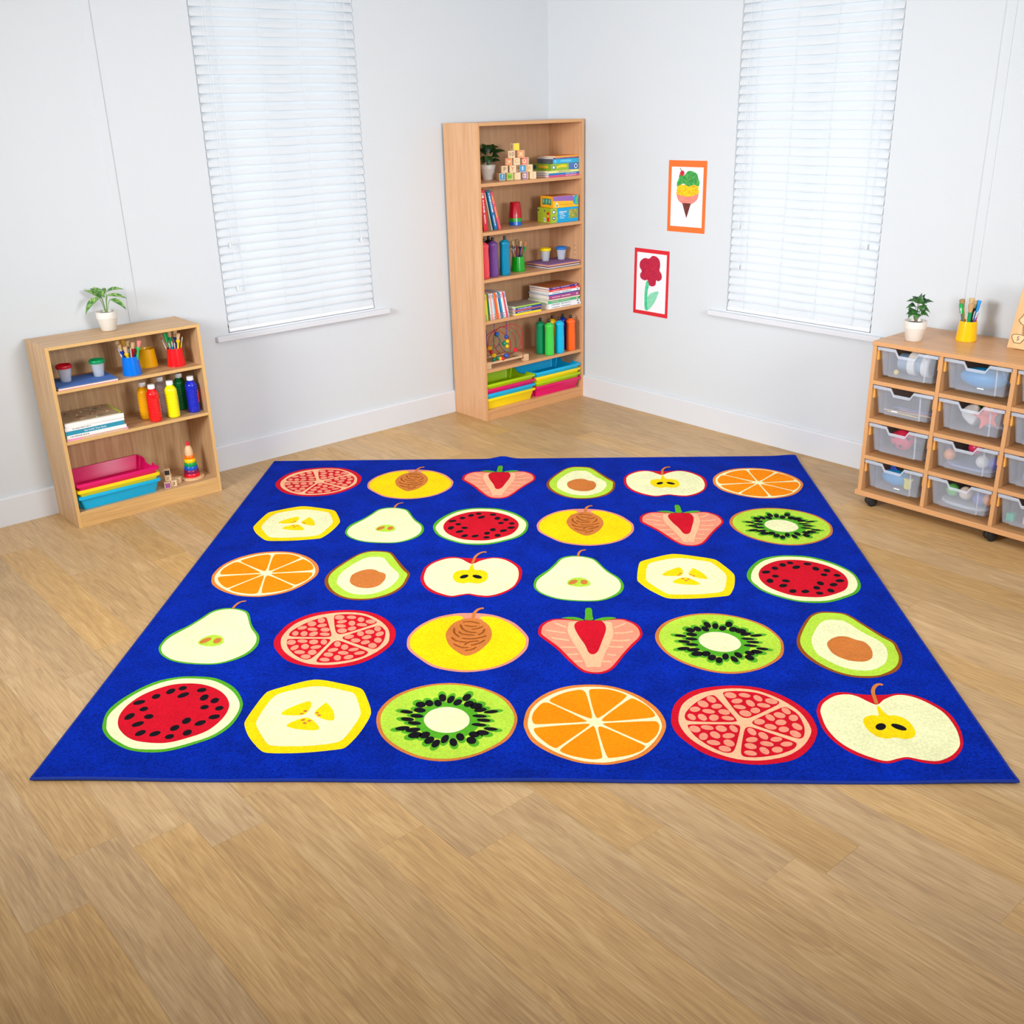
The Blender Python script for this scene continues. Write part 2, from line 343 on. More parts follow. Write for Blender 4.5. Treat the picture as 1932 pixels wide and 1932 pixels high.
TPL = json.loads('''{"watermelon":[["P","green",[-218,-70,-232,15,-203,105,-141,192,-64,229,11,233,85,217,163,158,215,78,232,11,224,-79,189,-145,134,-187,65,-224,2,-233,-71,-219,-143,-174,-192,-123]],["P","cream",[-201,-79,-218,-10,-191,89,-134,173,-59,215,16,217,82,200,156,142,205,72,222,11,213,-69,178,-136,118,-180,53,-212,-12,-217,-71,-206,-141,-160,-181,-118]],["P","red",[-166,-70,-181,-10,-173,57,-139,121,-74,173,-4,185,60,172,124,131,168,73,185,16,179,-50,151,-113,96,-155,37,-181,-32,-178,-86,-160,-135,-118]],["E","black",[-142.5,59.5,20.6,14.5,0.43]],["E","black",[-96.3,98.1,16.9,14.5,-1.57]],["E","black",[-56.0,131.4,19.3,14.5,1.33]],["E","black",[-19.9,152.1,14.5,14.5,-0.0]],["E","black",[-2.5,107.1,21.9,14.5,0.81]],["E","black",[52.6,139.5,17.1,14.5,0.0]],["E","black",[77.5,91.0,20.8,14.5,1.57]],["E","black",[120.7,71.5,17.8,14.5,1.57]],["E","black",[97.8,29.4,14.5,14.5,0.0]],["E","black",[151.4,23.2,14.5,14.5,1.57]],["E","black",[150.1,-29.8,19.4,14.5,0.28]],["E","black",[114.0,-66.8,19.7,14.5,0.74]],["E","black",[62.8,-53.6,19.7,14.5,1.57]],["E","black",[37.2,-96.0,18.1,14.5,1.4]],["E","black",[88.9,-123.1,17.9,14.5,1.57]],["E","black",[37.3,-145.8,15.0,14.5,-0.0]],["E","black",[-17.4,-129.4,19.0,14.5,0.7]],["E","black",[-67.7,-125.7,18.9,14.5,1.0]],["E","black",[-96.3,-73.4,20.4,14.5,0.68]],["E","black",[-75.7,-28.4,16.8,14.5,-0.46]],["E","black",[-110.3,18.1,14.5,14.5,-0.0]],["E","black",[-142.3,-27.5,21.6,14.5,1.34]]],"kiwi":[["P","brown",[-234,-14,-235,65,-201,143,-141,197,-60,229,28,230,118,196,193,132,230,46,235,-23,211,-108,153,-171,90,-211,14,-230,-65,-215,-142,-167,-201,-99]],["P","lime",[-220,-14,-221,60,-190,133,-134,186,-56,218,29,218,112,188,181,127,220,46,225,-18,202,-98,147,-162,84,-202,13,-217,-59,-205,-133,-158,-190,-95]],["E","green",[-153.5,52.9,26.2,12.4,-0.18]],["E","green",[-105.9,64.0,24.9,16.6,-0.3]],["E","green",[-107.4,101.7,23.2,19.4,-1.04]],["E","green",[-76.0,111.9,24.5,16.3,-1.27]],["E","green",[-43.5,111.9,25.9,15.5,-1.32]],["E","green",[-29.5,149.3,29.3,14.9,-1.38]],["E","green",[2.8,137.7,29.1,14.1,1.39]],["E","green",[30.4,117.6,24.5,16.3,1.27]],["E","green",[61.9,152.2,27.9,16.5,1.33]],["E","green",[73.0,107.3,24.5,18.6,1.18]],["E","green",[101.9,92.0,25.3,21.0,0.51]],["E","green",[118.9,65.7,25.5,15.2,0.25]],["E","green",[159.2,53.0,28.3,11.5,0.15]],["E","green",[118.4,24.5,28.9,10.8,-0.13]],["E","green",[135.1,-2.5,27.1,12.0,-0.16]],["E","green",[119.6,-31.7,29.2,11.0,-0.13]],["E","green",[163.5,-58.3,26.7,11.6,-0.16]],["E","green",[136.8,-81.6,24.6,16.5,-0.3]],["E","green",[106.8,-92.9,21.7,19.0,-0.63]],["E","green",[99.2,-129.3,24.2,18.1,-1.19]],["E","green",[58.3,-108.2,25.6,15.3,-1.32]],["E","green",[37.0,-140.9,26.4,14.5,-1.35]],["E","green",[5.6,-121.0,27.9,13.8,1.38]],["E","green",[-23.5,-148.5,26.3,14.5,1.35]],["E","green",[-48.8,-128.6,25.5,17.5,1.26]],["E","green",[-68.6,-96.8,23.5,19.1,1.09]],["E","green",[-103.8,-96.9,26.4,20.3,0.4]],["E","green",[-114.6,-65.0,28.6,15.5,0.21]],["E","green",[-153.7,-54.7,27.9,14.3,0.2]],["E","green",[-114.9,-21.4,27.2,12.7,-0.17]],["E","green",[-143.8,3.7,26.7,13.4,-0.19]],["E","green",[-111.8,25.4,26.8,13.5,-0.19]],["P","green",[112,-4,109,-38,96,-68,74,-92,45,-107,13,-112,-20,-107,-51,-92,-77,-68,-96,-38,-106,-4,-105,31,-93,62,-71,88,-42,105,-8,111,27,105,60,88,86,63,104,31]],["E","black",[-140.5,47.8,22.7,10.7,-0.18]],["E","black",[-96.8,57.9,21.6,14.4,-0.3]],["E","black",[-98.1,92.0,20.0,16.8,-1.04]],["E","black",[-69.4,101.3,21.2,14.2,-1.27]],["E","black",[-39.6,101.3,22.4,13.5,-1.32]],["E","black",[-26.8,135.1,25.3,12.9,-1.37]],["E","black",[2.8,124.6,25.1,12.2,1.39]],["E","black",[28.0,106.4,21.2,14.1,1.27]],["E","black",[56.8,137.7,24.1,14.3,1.33]],["E","black",[67.0,97.2,21.2,16.1,1.18]],["E","black",[93.4,83.3,21.9,18.2,0.51]],["E","black",[109.0,59.5,22.1,13.2,0.25]],["E","black",[146.0,48.0,24.6,10.0,0.15]],["E","black",[108.7,22.1,25.1,9.4,-0.13]],["E","black",[124.0,-2.4,23.6,10.4,-0.16]],["E","black",[109.8,-29.0,25.4,9.6,-0.13]],["E","black",[150.2,-53.3,23.3,10.1,-0.16]],["E","black",[125.8,-74.5,21.4,14.4,-0.31]],["E","black",[98.2,-84.8,19.0,16.6,-0.64]],["E","black",[91.2,-118.0,21.2,15.8,-1.19]],["E","black",[53.7,-98.8,22.4,13.4,-1.32]],["E","black",[34.1,-128.6,23.1,12.6,-1.35]],["E","black",[5.1,-110.4,24.4,12.1,1.38]],["E","black",[-21.7,-135.6,23.0,12.6,1.35]],["E","black",[-45.0,-117.4,22.3,15.2,1.26]],["E","black",[-63.0,-88.4,20.5,16.7,1.1]],["E","black",[-95.4,-88.5,23.0,17.7,0.41]],["E","black",[-105.3,-59.4,24.9,13.5,0.21]],["E","black",[-141.2,-49.9,24.2,12.4,0.2]],["E","black",[-105.4,-19.6,23.7,11.0,-0.17]],["E","black",[-131.8,3.2,23.2,11.6,-0.19]],["E","black",[-102.4,22.9,23.3,11.8,-0.19]],["P","cream",[77,-1,76,-25,66,-46,51,-62,31,-73,8,-77,-16,-73,-38,-63,-56,-46,-69,-25,-76,-2,-75,22,-66,44,-51,61,-30,73,-7,77,18,73,41,62,59,44,72,22]]],"banana":[["Q","yellow",[-212,-44,-189,131,-168,153,-64,213,-13,226,140,169,161,147,203,37,212,-9,192,-115,161,-195,139,-204,29,-224,-82,-226,-111,-214,-170,-139,-201,-78]],["Q","cream",[-174,-44,-155,112,-113,144,-11,185,116,139,135,123,170,26,177,-14,150,-134,129,-168,34,-187,-81,-187,-104,-171,-158,-82]],["Q","yellow",[-102,4,-74,42,-20,82,-9,70,-4,42,-12,-4,-39,-11,-88,-8]],["Q","yellow",[8,1,40,70,47,67,78,21,93,-33,85,-43,50,-31]],["Q","yellow",[-69,-72,-41,-39,-9,-20,13,-29,47,-72,53,-92,39,-99,-23,-92]],["E","brown",[-27.5,0.2,7.2,4.8,0.29]],["E","brown",[-18.4,16.3,7.3,6.0,-0.48]],["E","brown",[25.0,5.2,7.2,4.3,-0.25]],["E","brown",[35.0,-8.8,7.3,5.9,-0.47]],["E","brown",[-13.9,-37.0,7.9,5.8,0.37]],["E","brown",[8.7,-42.4,7.2,5.8,0.46]],["E","brown",[-3.6,-55.6,7.9,5.8,-0.36]]],"orange":[["P","orange2",[-234,2,-220,86,-173,164,-98,217,-11,233,75,219,157,163,212,86,234,7,225,-59,185,-141,129,-199,50,-231,-1,-233,-64,-221,-141,-178,-202,-116,-227,-51]],["P","cream",[-220,2,-207,81,-164,148,-92,201,-11,218,69,206,142,155,195,81,219,7,214,-50,176,-128,122,-186,51,-218,-1,-223,-62,-210,-131,-167,-189,-106,-214,-51]],["Q","orange",[-153,135,-98,182,-44,201,-29,193,-21,174,-4,26,-13,16,-141,114]],["Q","orange",[-15,193,0,205,60,203,112,171,121,155,20,24,4,21]],["Q","orange",[127,143,141,143,185,96,205,46,201,31,190,24,33,-1,20,14]],["Q","orange",[33,-6,193,6,209,1,213,-27,199,-78,166,-119,156,-121,24,-15]],["Q","orange",[21,-22,150,-128,157,-137,147,-159,104,-186,44,-201,31,-199,7,-34]],["Q","orange",[1,-22,18,-186,16,-203,-13,-210,-77,-191,-113,-169,-116,-153,-11,-27]],["Q","orange",[-19,-8,-14,-20,-118,-140,-128,-151,-154,-129,-189,-79,-202,-46,-195,-32]],["Q","orange",[-208,16,-204,56,-178,111,-161,119,-144,111,-24,7,-27,-1,-185,-15,-201,-13]]],"pomegranate":[["P","red",[-232,31,-209,116,-153,186,-83,218,10,229,95,212,168,157,221,71,233,-16,218,-81,179,-149,124,-201,56,-224,-8,-229,-80,-212,-151,-172,-211,-92,-233,-31]],["P","blush",[-207,36,-184,111,-132,168,-66,199,10,210,83,194,148,141,196,66,212,-17,203,-68,165,-131,111,-179,48,-203,-11,-208,-70,-195,-133,-154,-184,-92,-208,-22]],["Q","red",[-189,31,-181,61,-145,116,-94,162,-71,168,-62,147,-17,17,-22,2,-100,2,-183,7]],["Q","red",[-43,178,-28,190,13,194,81,183,141,131,142,116,129,101,28,26,4,26,-11,51]],["Q","red",[27,0,40,17,144,91,161,93,190,51,195,-21,183,-72,171,-91,153,-91,33,-17]],["Q","red",[-4,-40,8,-26,24,-26,144,-107,149,-122,133,-149,78,-179,12,-193,-31,-191,-39,-171]],["Q","red",[-187,-17,-174,-10,-29,-10,-15,-17,-15,-36,-48,-141,-63,-169,-89,-169,-132,-132,-170,-78]],["E","pink",[-83.9,139.0,22.2,14.8,-1.27]],["E","pink",[-116.2,110.8,22.0,17.1,-1.15]],["E","pink",[-72.1,96.6,19.2,14.5,0.39]],["E","pink",[-147.4,78.0,18.6,15.5,0.51]],["E","pink",[-103.8,65.6,21.4,13.2,-0.26]],["E","pink",[-52.7,61.6,19.8,16.4,-0.51]],["E","pink",[-164.2,32.1,19.7,12.6,-1.29]],["E","pink",[-129.4,29.7,20.9,13.8,-1.28]],["E","pink",[-91.8,27.7,19.9,15.6,1.15]],["E","pink",[-46.2,24.9,21.2,12.9,-0.25]],["E","pink",[-15.3,164.9,21.1,18.5,-0.64]],["E","pink",[32.9,164.9,20.1,13.9,-0.32]],["E","pink",[74.7,145.6,20.9,13.5,-1.29]],["E","pink",[116.6,127.6,21.3,17.0,-0.44]],["E","pink",[0.8,128.7,20.0,14.7,0.37]],["E","pink",[43.6,114.9,21.8,13.4,-1.31]],["E","pink",[85.9,101.7,22.2,13.4,-0.25]],["E","pink",[3.8,92.1,20.9,13.3,-0.28]],["E","pink",[52.1,70.6,18.1,15.7,0.96]],["E","pink",[16.3,53.3,20.5,18.5,-0.75]],["E","pink",[153.9,68.1,21.2,13.2,-1.31]],["E","pink",[126.9,42.5,19.7,17.3,-0.64]],["E","pink",[93.1,28.9,20.8,13.7,-1.28]],["E","pink",[168.8,26.5,19.8,14.9,1.19]],["E","pink",[122.2,0.0,19.4,15.8,0.49]],["E","pink",[53.3,3.8,18.8,15.9,0.54]],["E","pink",[83.8,-25.2,19.8,15.6,-0.43]],["E","pink",[169.9,-23.7,21.4,14.7,-1.26]],["E","pink",[123.7,-40.1,18.0,15.5,0.59]],["E","pink",[155.4,-65.6,21.0,16.2,-1.16]],["E","pink",[18.4,-52.9,22.0,12.8,-1.33]],["E","pink",[50.7,-76.4,21.8,13.9,-1.3]],["E","pink",[10.3,-97.9,20.0,14.0,0.33]],["E","pink",[88.2,-95.4,19.9,13.0,0.29]],["E","pink",[53.5,-120.2,21.6,13.8,-0.28]],["E","pink",[115.3,-121.4,20.3,12.8,0.27]],["E","pink",[-0.1,-132.9,19.3,15.7,-0.48]],["E","pink",[38.7,-157.0,20.8,13.6,-1.28]],["E","pink",[79.9,-152.0,18.6,15.5,0.52]],["E","pink",[-6.8,-170.2,20.1,13.4,-0.3]],["E","pink",[-163.2,-38.3,20.4,17.1,-1.05]],["E","pink",[-122.0,-29.7,21.0,13.5,-0.28]],["E","pink",[-77.1,-35.8,19.4,17.0,-0.92]],["E","pink",[-37.3,-36.7,21.1,12.3,-1.33]],["E","pink",[-140.9,-80.0,20.8,14.0,1.27]],["E","pink",[-102.3,-71.6,20.9,15.1,-1.22]],["E","pink",[-60.1,-76.1,20.7,14.2,0.31]],["E","pink",[-113.7,-114.0,21.7,13.9,-0.28]],["E","pink",[-65.1,-116.1,20.5,16.1,-1.14]],["E","pink",[-83.0,-147.3,19.9,15.6,-0.43]]],"apple":[["P","red",[-211,99,-186,149,-136,196,-94,204,-53,193,-7,187,46,188,87,196,137,185,184,139,216,74,219,-12,203,-85,180,-133,138,-181,87,-204,40,-198,1,-180,-27,-188,-64,-202,-103,-192,-158,-154,-198,-95,-219,-22,-218,60]],["P","cream",[-198,99,-177,139,-131,180,-87,190,-57,178,-32,149,-13,129,3,130,32,160,82,186,128,175,169,134,200,74,206,-12,193,-85,173,-125,136,-164,90,-189,46,-185,4,-170,-28,-177,-65,-190,-97,-179,-145,-143,-184,-90,-205,-17,-205,60]],["P","yellow",[-8,114,0,115,4,84,14,62,37,60,63,40,73,-2,69,-40,53,-65,27,-74,-4,-65,-32,-72,-59,-58,-77,-21,-79,21,-65,50,-40,62,-19,60,-14,79]],["E","black",[-30.4,-4.9,22.7,15.0,0.89]],["E","black",[26.8,-7.1,25.4,15.0,-0.7]],["L","brown",[52,249,38,254,20,238,5,206,0,170,-4,130],13.0]],"pear":[["P","green",[-183,-114,-191,-73,-186,-16,-167,27,-133,76,-101,143,-76,200,-37,226,9,227,59,208,87,175,115,102,140,52,171,4,186,-39,191,-90,176,-145,141,-189,90,-220,38,-227,-39,-220,-100,-200,-152,-161]],["P","cream",[-173,-114,-181,-73,-173,-21,-148,27,-121,73,-93,134,-68,191,-31,215,12,217,53,199,77,173,109,96,129,52,162,-2,175,-39,178,-85,166,-135,133,-179,88,-211,35,-219,-42,-210,-99,-191,-147,-154]],["P","lime",[-48,-61,-41,-27,-13,-2,20,-6,44,-33,50,-69,28,-89,-6,-89,-36,-76]],["E","brown",[-23.1,-45.3,26.5,15.0,0.97]],["E","brown",[23.9,-46.6,22.6,15.0,-1.57]],["L","brown",[42,291,21,282,9,255,5,220],10.9]],"peach":[["P","pink2",[-233,-10,-231,48,-200,126,-142,191,-77,222,-23,229,43,224,104,202,174,142,223,51,233,-1,223,-75,176,-156,111,-206,31,-229,-36,-224,-113,-193,-175,-128,-219,-67]],["P","yellow",[-222,-10,-219,48,-188,120,-135,178,-78,203,-45,203,-32,184,-39,162,7,100,47,161,35,183,48,199,99,189,160,133,209,51,222,-1,212,-69,168,-146,105,-196,30,-217,-35,-211,-106,-182,-165,-123,-208,-62]],["P","brown",[-88,35,-87,83,-67,144,-34,174,1,185,38,171,73,124,89,64,85,5,61,-57,33,-96,1,-113,-29,-90,-68,-34]],["L","brown",[45,270,26,263,10,231,6,184],14.0],["L","dbrown",[-32,149,-3,155,37,137],8.1],["L","dbrown",[-22,125,0,115,27,115],8.1],["L","dbrown",[-39,131,-27,94,-2,70,30,63],8.1],["L","dbrown",[8,91,31,97,51,115],8.1],["L","dbrown",[59,94,53,64,36,46],8.1],["L","dbrown",[-60,101,-58,65,-35,29],8.1],["L","dbrown",[-41,74,-24,53,23,43],8.1],["L","dbrown",[-24,20,13,14,50,26,69,40],8.1],["L","dbrown",[-66,29,-45,0,-4,-12],8.1],["L","dbrown",[-11,-34,7,-9,42,-2],8.1],["L","dbrown",[13,-36,44,-20,65,5],8.1],["L","dbrown",[-53,-23,-24,-49,7,-53],8.1],["L","dbrown",[-5,-74,20,-68,36,-49],8.1]],"strawberry":[["P","red",[-201,103,-194,152,-163,195,-114,210,1,194,116,208,156,193,190,154,201,101,194,54,157,-12,120,-80,90,-147,64,-188,34,-209,-1,-210,-32,-200,-59,-165,-92,-108,-130,-30,-180,46,-196,72]],["P","pink",[-188,109,-181,151,-155,187,-114,201,1,186,113,200,151,184,179,149,191,101,185,59,150,-2,114,-71,83,-137,59,-177,30,-198,-1,-200,-29,-186,-52,-156,-84,-94,-123,-15,-170,56,-186,82]],["P","blush",[-67,183,73,182,89,139,87,70,69,-1,48,-75,33,-137,27,-165,3,-163,-21,-165,-27,-128,-47,-50,-70,30,-86,103,-83,145]],["L","blush",[-137,173,-88,135],10.4],["L","blush",[-171,114,-92,90],10.4],["L","blush",[-148,53,-80,32],10.4],["L","blush",[-118,-18,-56,-21],10.4],["L","blush",[-91,-75,-47,-70],10.4],["L","blush",[-65,-123,-34,-123],10.4],["L","blush",[93,133,120,149,142,171],10.4],["L","blush",[91,88,134,91,168,104],10.4],["L","blush",[80,32,120,29,150,36],10.4],["L","blush",[51,-11,90,-19,122,-19],10.4],["L","blush",[57,-75,91,-80],10.4],["L","blush",[33,-123,72,-128],10.4],["P","red",[-54,172,-30,190,37,191,55,177,63,139,58,91,39,9,24,-51,6,-73,-10,-60,-23,-1,-44,66,-59,134]],["Q","green",[-113,214,-77,224,-45,219,-25,201,-17,197,-30,190,-64,200,-103,211]],["Q","green",[113,210,88,222,54,218,27,202,16,194,53,191,84,200]],["Q","green",[-13,301,15,301,14,227,19,194,-20,194,-15,227]]],"avocado":[["P","dbrown",[-176,21,-147,98,-97,194,-59,238,-17,252,53,240,82,207,106,155,154,60,183,4,183,-51,176,-108,155,-164,120,-210,65,-241,16,-252,-40,-245,-90,-218,-136,-168,-169,-107,-183,-44]],["P","lime",[-163,21,-134,98,-88,189,-56,227,-19,241,45,232,73,201,97,149,143,49,172,-1,171,-51,165,-104,145,-155,113,-196,63,-230,20,-239,-34,-234,-83,-207,-126,-157,-155,-98,-168,-39]],["P","cream",[-122,15,-94,87,-59,150,-24,180,24,178,49,158,86,81,128,14,139,-31,131,-84,108,-141,74,-178,30,-201,-24,-196,-68,-168,-107,-117,-126,-69]],["P","brown",[-69,-5,-44,30,-12,48,19,45,45,22,72,4,82,-36,78,-79,63,-117,32,-139,-10,-136,-41,-117,-65,-84,-72,-45]]]}''')
PLACE = {'pomegranate': [(0.335, 2.65), (0.775, 0.89), (2.242, 0.308)], 'peach': [(0.847, 2.599), (1.775, 1.983), (1.292, 0.86)], 'strawberry': [(1.323, 2.576), (2.244, 1.952), (1.761, 0.828)], 'avocado': [(1.768, 2.601), (0.808, 1.46), (2.713, 0.838)], 'apple': [(2.221, 2.575), (1.263, 1.434), (2.711, 0.289)], 'orange': [(2.708, 2.568), (0.348, 1.477), (1.754, 0.311)], 'banana': [(0.356, 2.058), (2.188, 1.433), (0.792, 0.358)], 'pear': [(0.805, 2.024), (1.727, 1.414), (0.295, 0.913)], 'watermelon': [(1.267, 2.003), (2.68, 1.398), (0.32, 0.369)], 'kiwi': [(2.709, 1.971), (2.246, 0.846), (1.262, 0.322)]}
H = .0105
def lift(s, t):
    z = 0
    z += .016*math.exp(-((s-1.33)/.05)**2)*max(0, (t-2.93)/.07)       # small ruck in the far edge
    z += .007*math.exp(-((s-2.97)/.06)**2-((t-2.985)/.05)**2)
    e = max(0, (.05-t)/.05)
    z += e*.0022*(sin(s*9.1)+sin(s*4.3+1)) if e else 0
    return max(z, -.004)
r_ = M(); G = 100; RD = 3.0
us = sorted(set([i*3.0/G for i in range(G+1)]+[.01, .02, 2.98, 2.99])); vs_ = us
g = [(s, t, H+lift(s, t)) for t in vs_ for s in us]; nn = len(us)
r_.add(g, [(j*nn+i, j*nn+i+1, (j+1)*nn+i+1, (j+1)*nn+i) for j in range(nn-1) for i in range(nn-1)], 0)
ed = [(i, 0) for i in range(nn)]+[(nn-1, j) for j in range(1, nn)]+[(i, nn-1) for i in range(nn-2, -1, -1)]+[(0, j) for j in range(nn-2, 0, -1)]
top = [Vector(g[j*nn+i]) for i, j in ed]; bot = [Vector((p.x, p.y, .0006+max(0, (p.z-H)*.8))) for p in top]; L_ = len(top)
r_.add(top+bot, [(i, L_+i, L_+(i+1) % L_, (i+1) % L_) for i in range(L_)], 0)
for kind, centres in PLACE.items():
    for cx_, cy_ in centres:
        lay = 0; last = None
        for it in TPL[kind]:
            mi = names.index(it[1])
            if it[0] == 'E':
                a_, b_, A_, B_, th = it[2]; n_ = 14
                key = ('E', it[1]); P_ = [((a_+A_*cos(q)*cos(th)-B_*sin(q)*sin(th))/1000, (b_+A_*cos(q)*sin(th)+B_*sin(q)*cos(th))/1000) for q in [2*pi*k/n_ for k in range(n_)]]
            else:
                pts = [(it[2][k]/1000, it[2][k+1]/1000) for k in range(0, len(it[2]), 2)]; key = (it[0], it[1])
                P_ = catmull(pts) if it[0] == 'P' else chaikin(pts) if it[0] == 'Q' else ribbon(pts, it[3]/1000)
            if key != last or it[0] == 'P': lay += 1
            last = key
            ar = sum(P_[i][0]*P_[(i+1) % len(P_)][1]-P_[(i+1) % len(P_)][0]*P_[i][1] for i in range(len(P_)))
            if ar < 0: P_ = P_[::-1]
            r_.add([(cx_+x, cy_+y, H+.00025*lay) for x, y in P_], [tuple(range(len(P_)))], mi)
r_.build('pile', mats_r, rug, smooth=0)
bd = M(); ring = [p.copy() for p in top]
cl = []
for p in ring:
    q = Vector((min(max(p.x, 0), 3), min(max(p.y, 0), 3), p.z-.004)); cl.append(q)
bd.tube(cl+[cl[0], cl[1]], .0052, 8)
bd.build('binding', mat((6, 44, 140), .6, .3, name='rug_binding'), rug)

# ------------------------------------------------------------------ left low bookcase (oak)
def panel(root, name, a, b, wd, edge, em, bev=.0008, **k):
    return M(root.location).box(a, b, edge=edge).build(name, [wd, em], root, smooth=0, bev=bev)
X0, X1, D0, HH = -3.476, -2.711, -.2946, .9085
lb = thing('low_bookcase', 'low oak bookcase with three open levels with a potted plant on top', 'bookcase', ((X0+X1)/2, D0/2, 0))
T = .0165
panel(lb, 'side_panel', (X0, D0, 0), (X0+T, 0, HH), oak('z'), '-y', OAKE)
panel(lb, 'side_panel', (X1-T, D0, 0), (X1, 0, HH), oak('z'), '-y', OAKE)
panel(lb, 'top', (X0+T, D0, HH-.0155), (X1-T, 0, HH-.0006), oak('x'), '-y', OAKE)
panel(lb, 'back_panel', (X0+T, -.008, .06), (X1-T, -.001, HH-.0155), oak('z'), '', OAKE)
for z in (.697, .444):
    panel(lb, 'shelf', (X0+T, D0+.003, z-.0155), (X1-T, -.008, z), oak('x'), '-y', OAKE)
panel(lb, 'bottom_board', (X0+T, D0+.004, .065), (X1-T, -.008, .0805), oak('x'), '', OAKE)
panel(lb, 'plinth', (X0+T, D0+.001, 0), (X1-T, D0+.018, .0800), wood('oak_veneer_front', (226, 182, 118), (204, 156, 96), 'x'), '', OAKE)
LS1, LS2, LS3 = .697, .444, .0805
# ------------------------------------------------------------------ tall bookcase (beech)
A0, A1, AD, AH = -.874, .004, -.328, 1.81
tb = thing('tall_bookcase', 'tall narrow beech bookcase with five shelves standing in the corner of the room', 'bookcase', ((A0+A1)/2, AD/2, 0))
panel(tb, 'side_panel', (A0, AD, 0), (A0+T, -.002, AH), beech('z'), '-y', BEE)
panel(tb, 'side_panel', (A1-T, AD, 0), (A1, -.002, AH), beech('z'), '-y', BEE)
panel(tb, 'top', (A0+T, AD, AH-.018), (A1-T, -.002, AH-.0006), beech('x'), '-y', BEE)
panel(tb, 'back_panel', (A0+T, -.012, .05), (A1-T, -.005, AH-.018), wood('beech_back', (206, 164, 124), (190, 148, 110), 'z', .5), '', BEE)
TS = dict(a=1.470, b=1.186, c=.903, d=.645, e=.334, f=.068)
for k in 'abcde':
    panel(tb, 'shelf', (A0+T, AD+.003, TS[k]-.020), (A1-T, -.012, TS[k]), beech('x'), '-y', BEE)
panel(tb, 'bottom_board', (A0+T, AD+.002, .050), (A1-T, -.012, .068), beech('x'), '-y', BEE)
panel(tb, 'plinth', (A0+T, AD+.006, 0), (A1-T, AD+.022, .0498), beech('x'), '-y', BEE)
for z in (1.435, 1.15, 1.02, .99, .96, .50, .47, .44):
    M(tb.location).box((A1-T-.0012, -.262, z), (A1-T, -.257, z+.005)).build('shelf_peg', mat((70, 50, 36), .4), tb, smooth=0)

# ------------------------------------------------------------------ right tray cabinet (beech, on castors)
K0, KD, KH = -2.750, -.4576, .8275; PT = .3315
K1 = K0-3*PT-.020
rc = thing('tray_cabinet', 'beech cabinet on black castors holding three columns of clear plastic trays', 'storage cabinet', (KD/2, (K0+K1)/2, 0))
def bc(a): return wood('cabinet_beech', (216, 164, 112), (192, 140, 94), a, .34)
panel(rc, 'top', (KD-.003, K1-.003, KH-.020), (.0, K0+.003, KH), bc('y'), '-x+y', BEE, .0012)
panel(rc, 'base', (KD-.006, K1-.010, .050), (-.002, K0+.010, .076), bc('y'), '-x+y', BEE, .0012)
panel(rc, 'side_panel', (KD, K0-.020, .076), (-.002, K0, KH-.020), bc('z'), '-x', BEE)
panel(rc, 'side_panel', (KD, K1, .076), (-.002, K1+.020, KH-.020), bc('z'), '-x', BEE)
panel(rc, 'back_panel', (-.010, K1+.02, .076), (-.003, K0-.02, KH-.020), bc('z'), '', BEE)
for j in (1, 2): panel(rc, 'divider', (KD+.001, K0-j*PT-.0185, .076), (-.010, K0-j*PT, KH-.020), bc('z'), '-x', BEE)
KS = [.640, .451, .262]
cells = []
for j in range(3):
    ya = K0-j*PT-.0195; yb = K0-(j+1)*PT
    if j == 2: yb = K1+.020
    for i, z in enumerate(KS): panel(rc, 'shelf', (KD+.0005, yb, z-.019), (-.010, ya, z), bc('y'), '-x', BEE)
    for i in range(4):
        ztop = (KH-.020) if i == 0 else KS[i-1]-.019
        cells.append((i, j, ya, yb, ztop))
        for s_, y in ((1, ya), (-1, yb)):
            M(rc.location).box((KD+.012, y-s_*.0095, ztop-.070), (-.03, y-s_*.0002, ztop-.0185)).build('tray_runner', mat((236, 170, 84), .4), rc, smooth=0, bev=.002)
BLK = mat((26, 27, 30), .38)
for x, y in ((-.425, -2.822), (-.425, -3.428), (-.04, -2.822), (-.04, -3.70), (-.425, -3.72)):
    CT = Matrix.Translation((x, y, 0))@Matrix.Rotation(R(-38), 4, 'Z')
    cst = M(rc.location); cst.box((-.022, -.022, .044), (.022, .022, .050), T=CT); cst.lathe([(.012, .026), (.013, .044)], 16, T=CT)
    cst.lathe([(.0255, -.007), (.0265, -.003), (.0265, .003), (.0255, .007)], 24, T=CT@Matrix.Translation((-.008, 0, .0268))@Matrix.Rotation(R(90), 4, 'X'))
    h_ = cst.build('castor', BLK, rc, bev=.002)
    wl = M(rc.location)
    for dy in (-.012, .012):
        wl.lathe([(.004, -.009), (.021, -.009), (.0245, -.005), (.0245, .006), (.018, .009), (.004, .009)], 24, (0, 0, 0), 0, CT@Matrix.Translation((-.010, dy*1.25, .0246))@Matrix.Rotation(R(90), 4, 'X'))
    wl.build('wheel', BLK, h_)

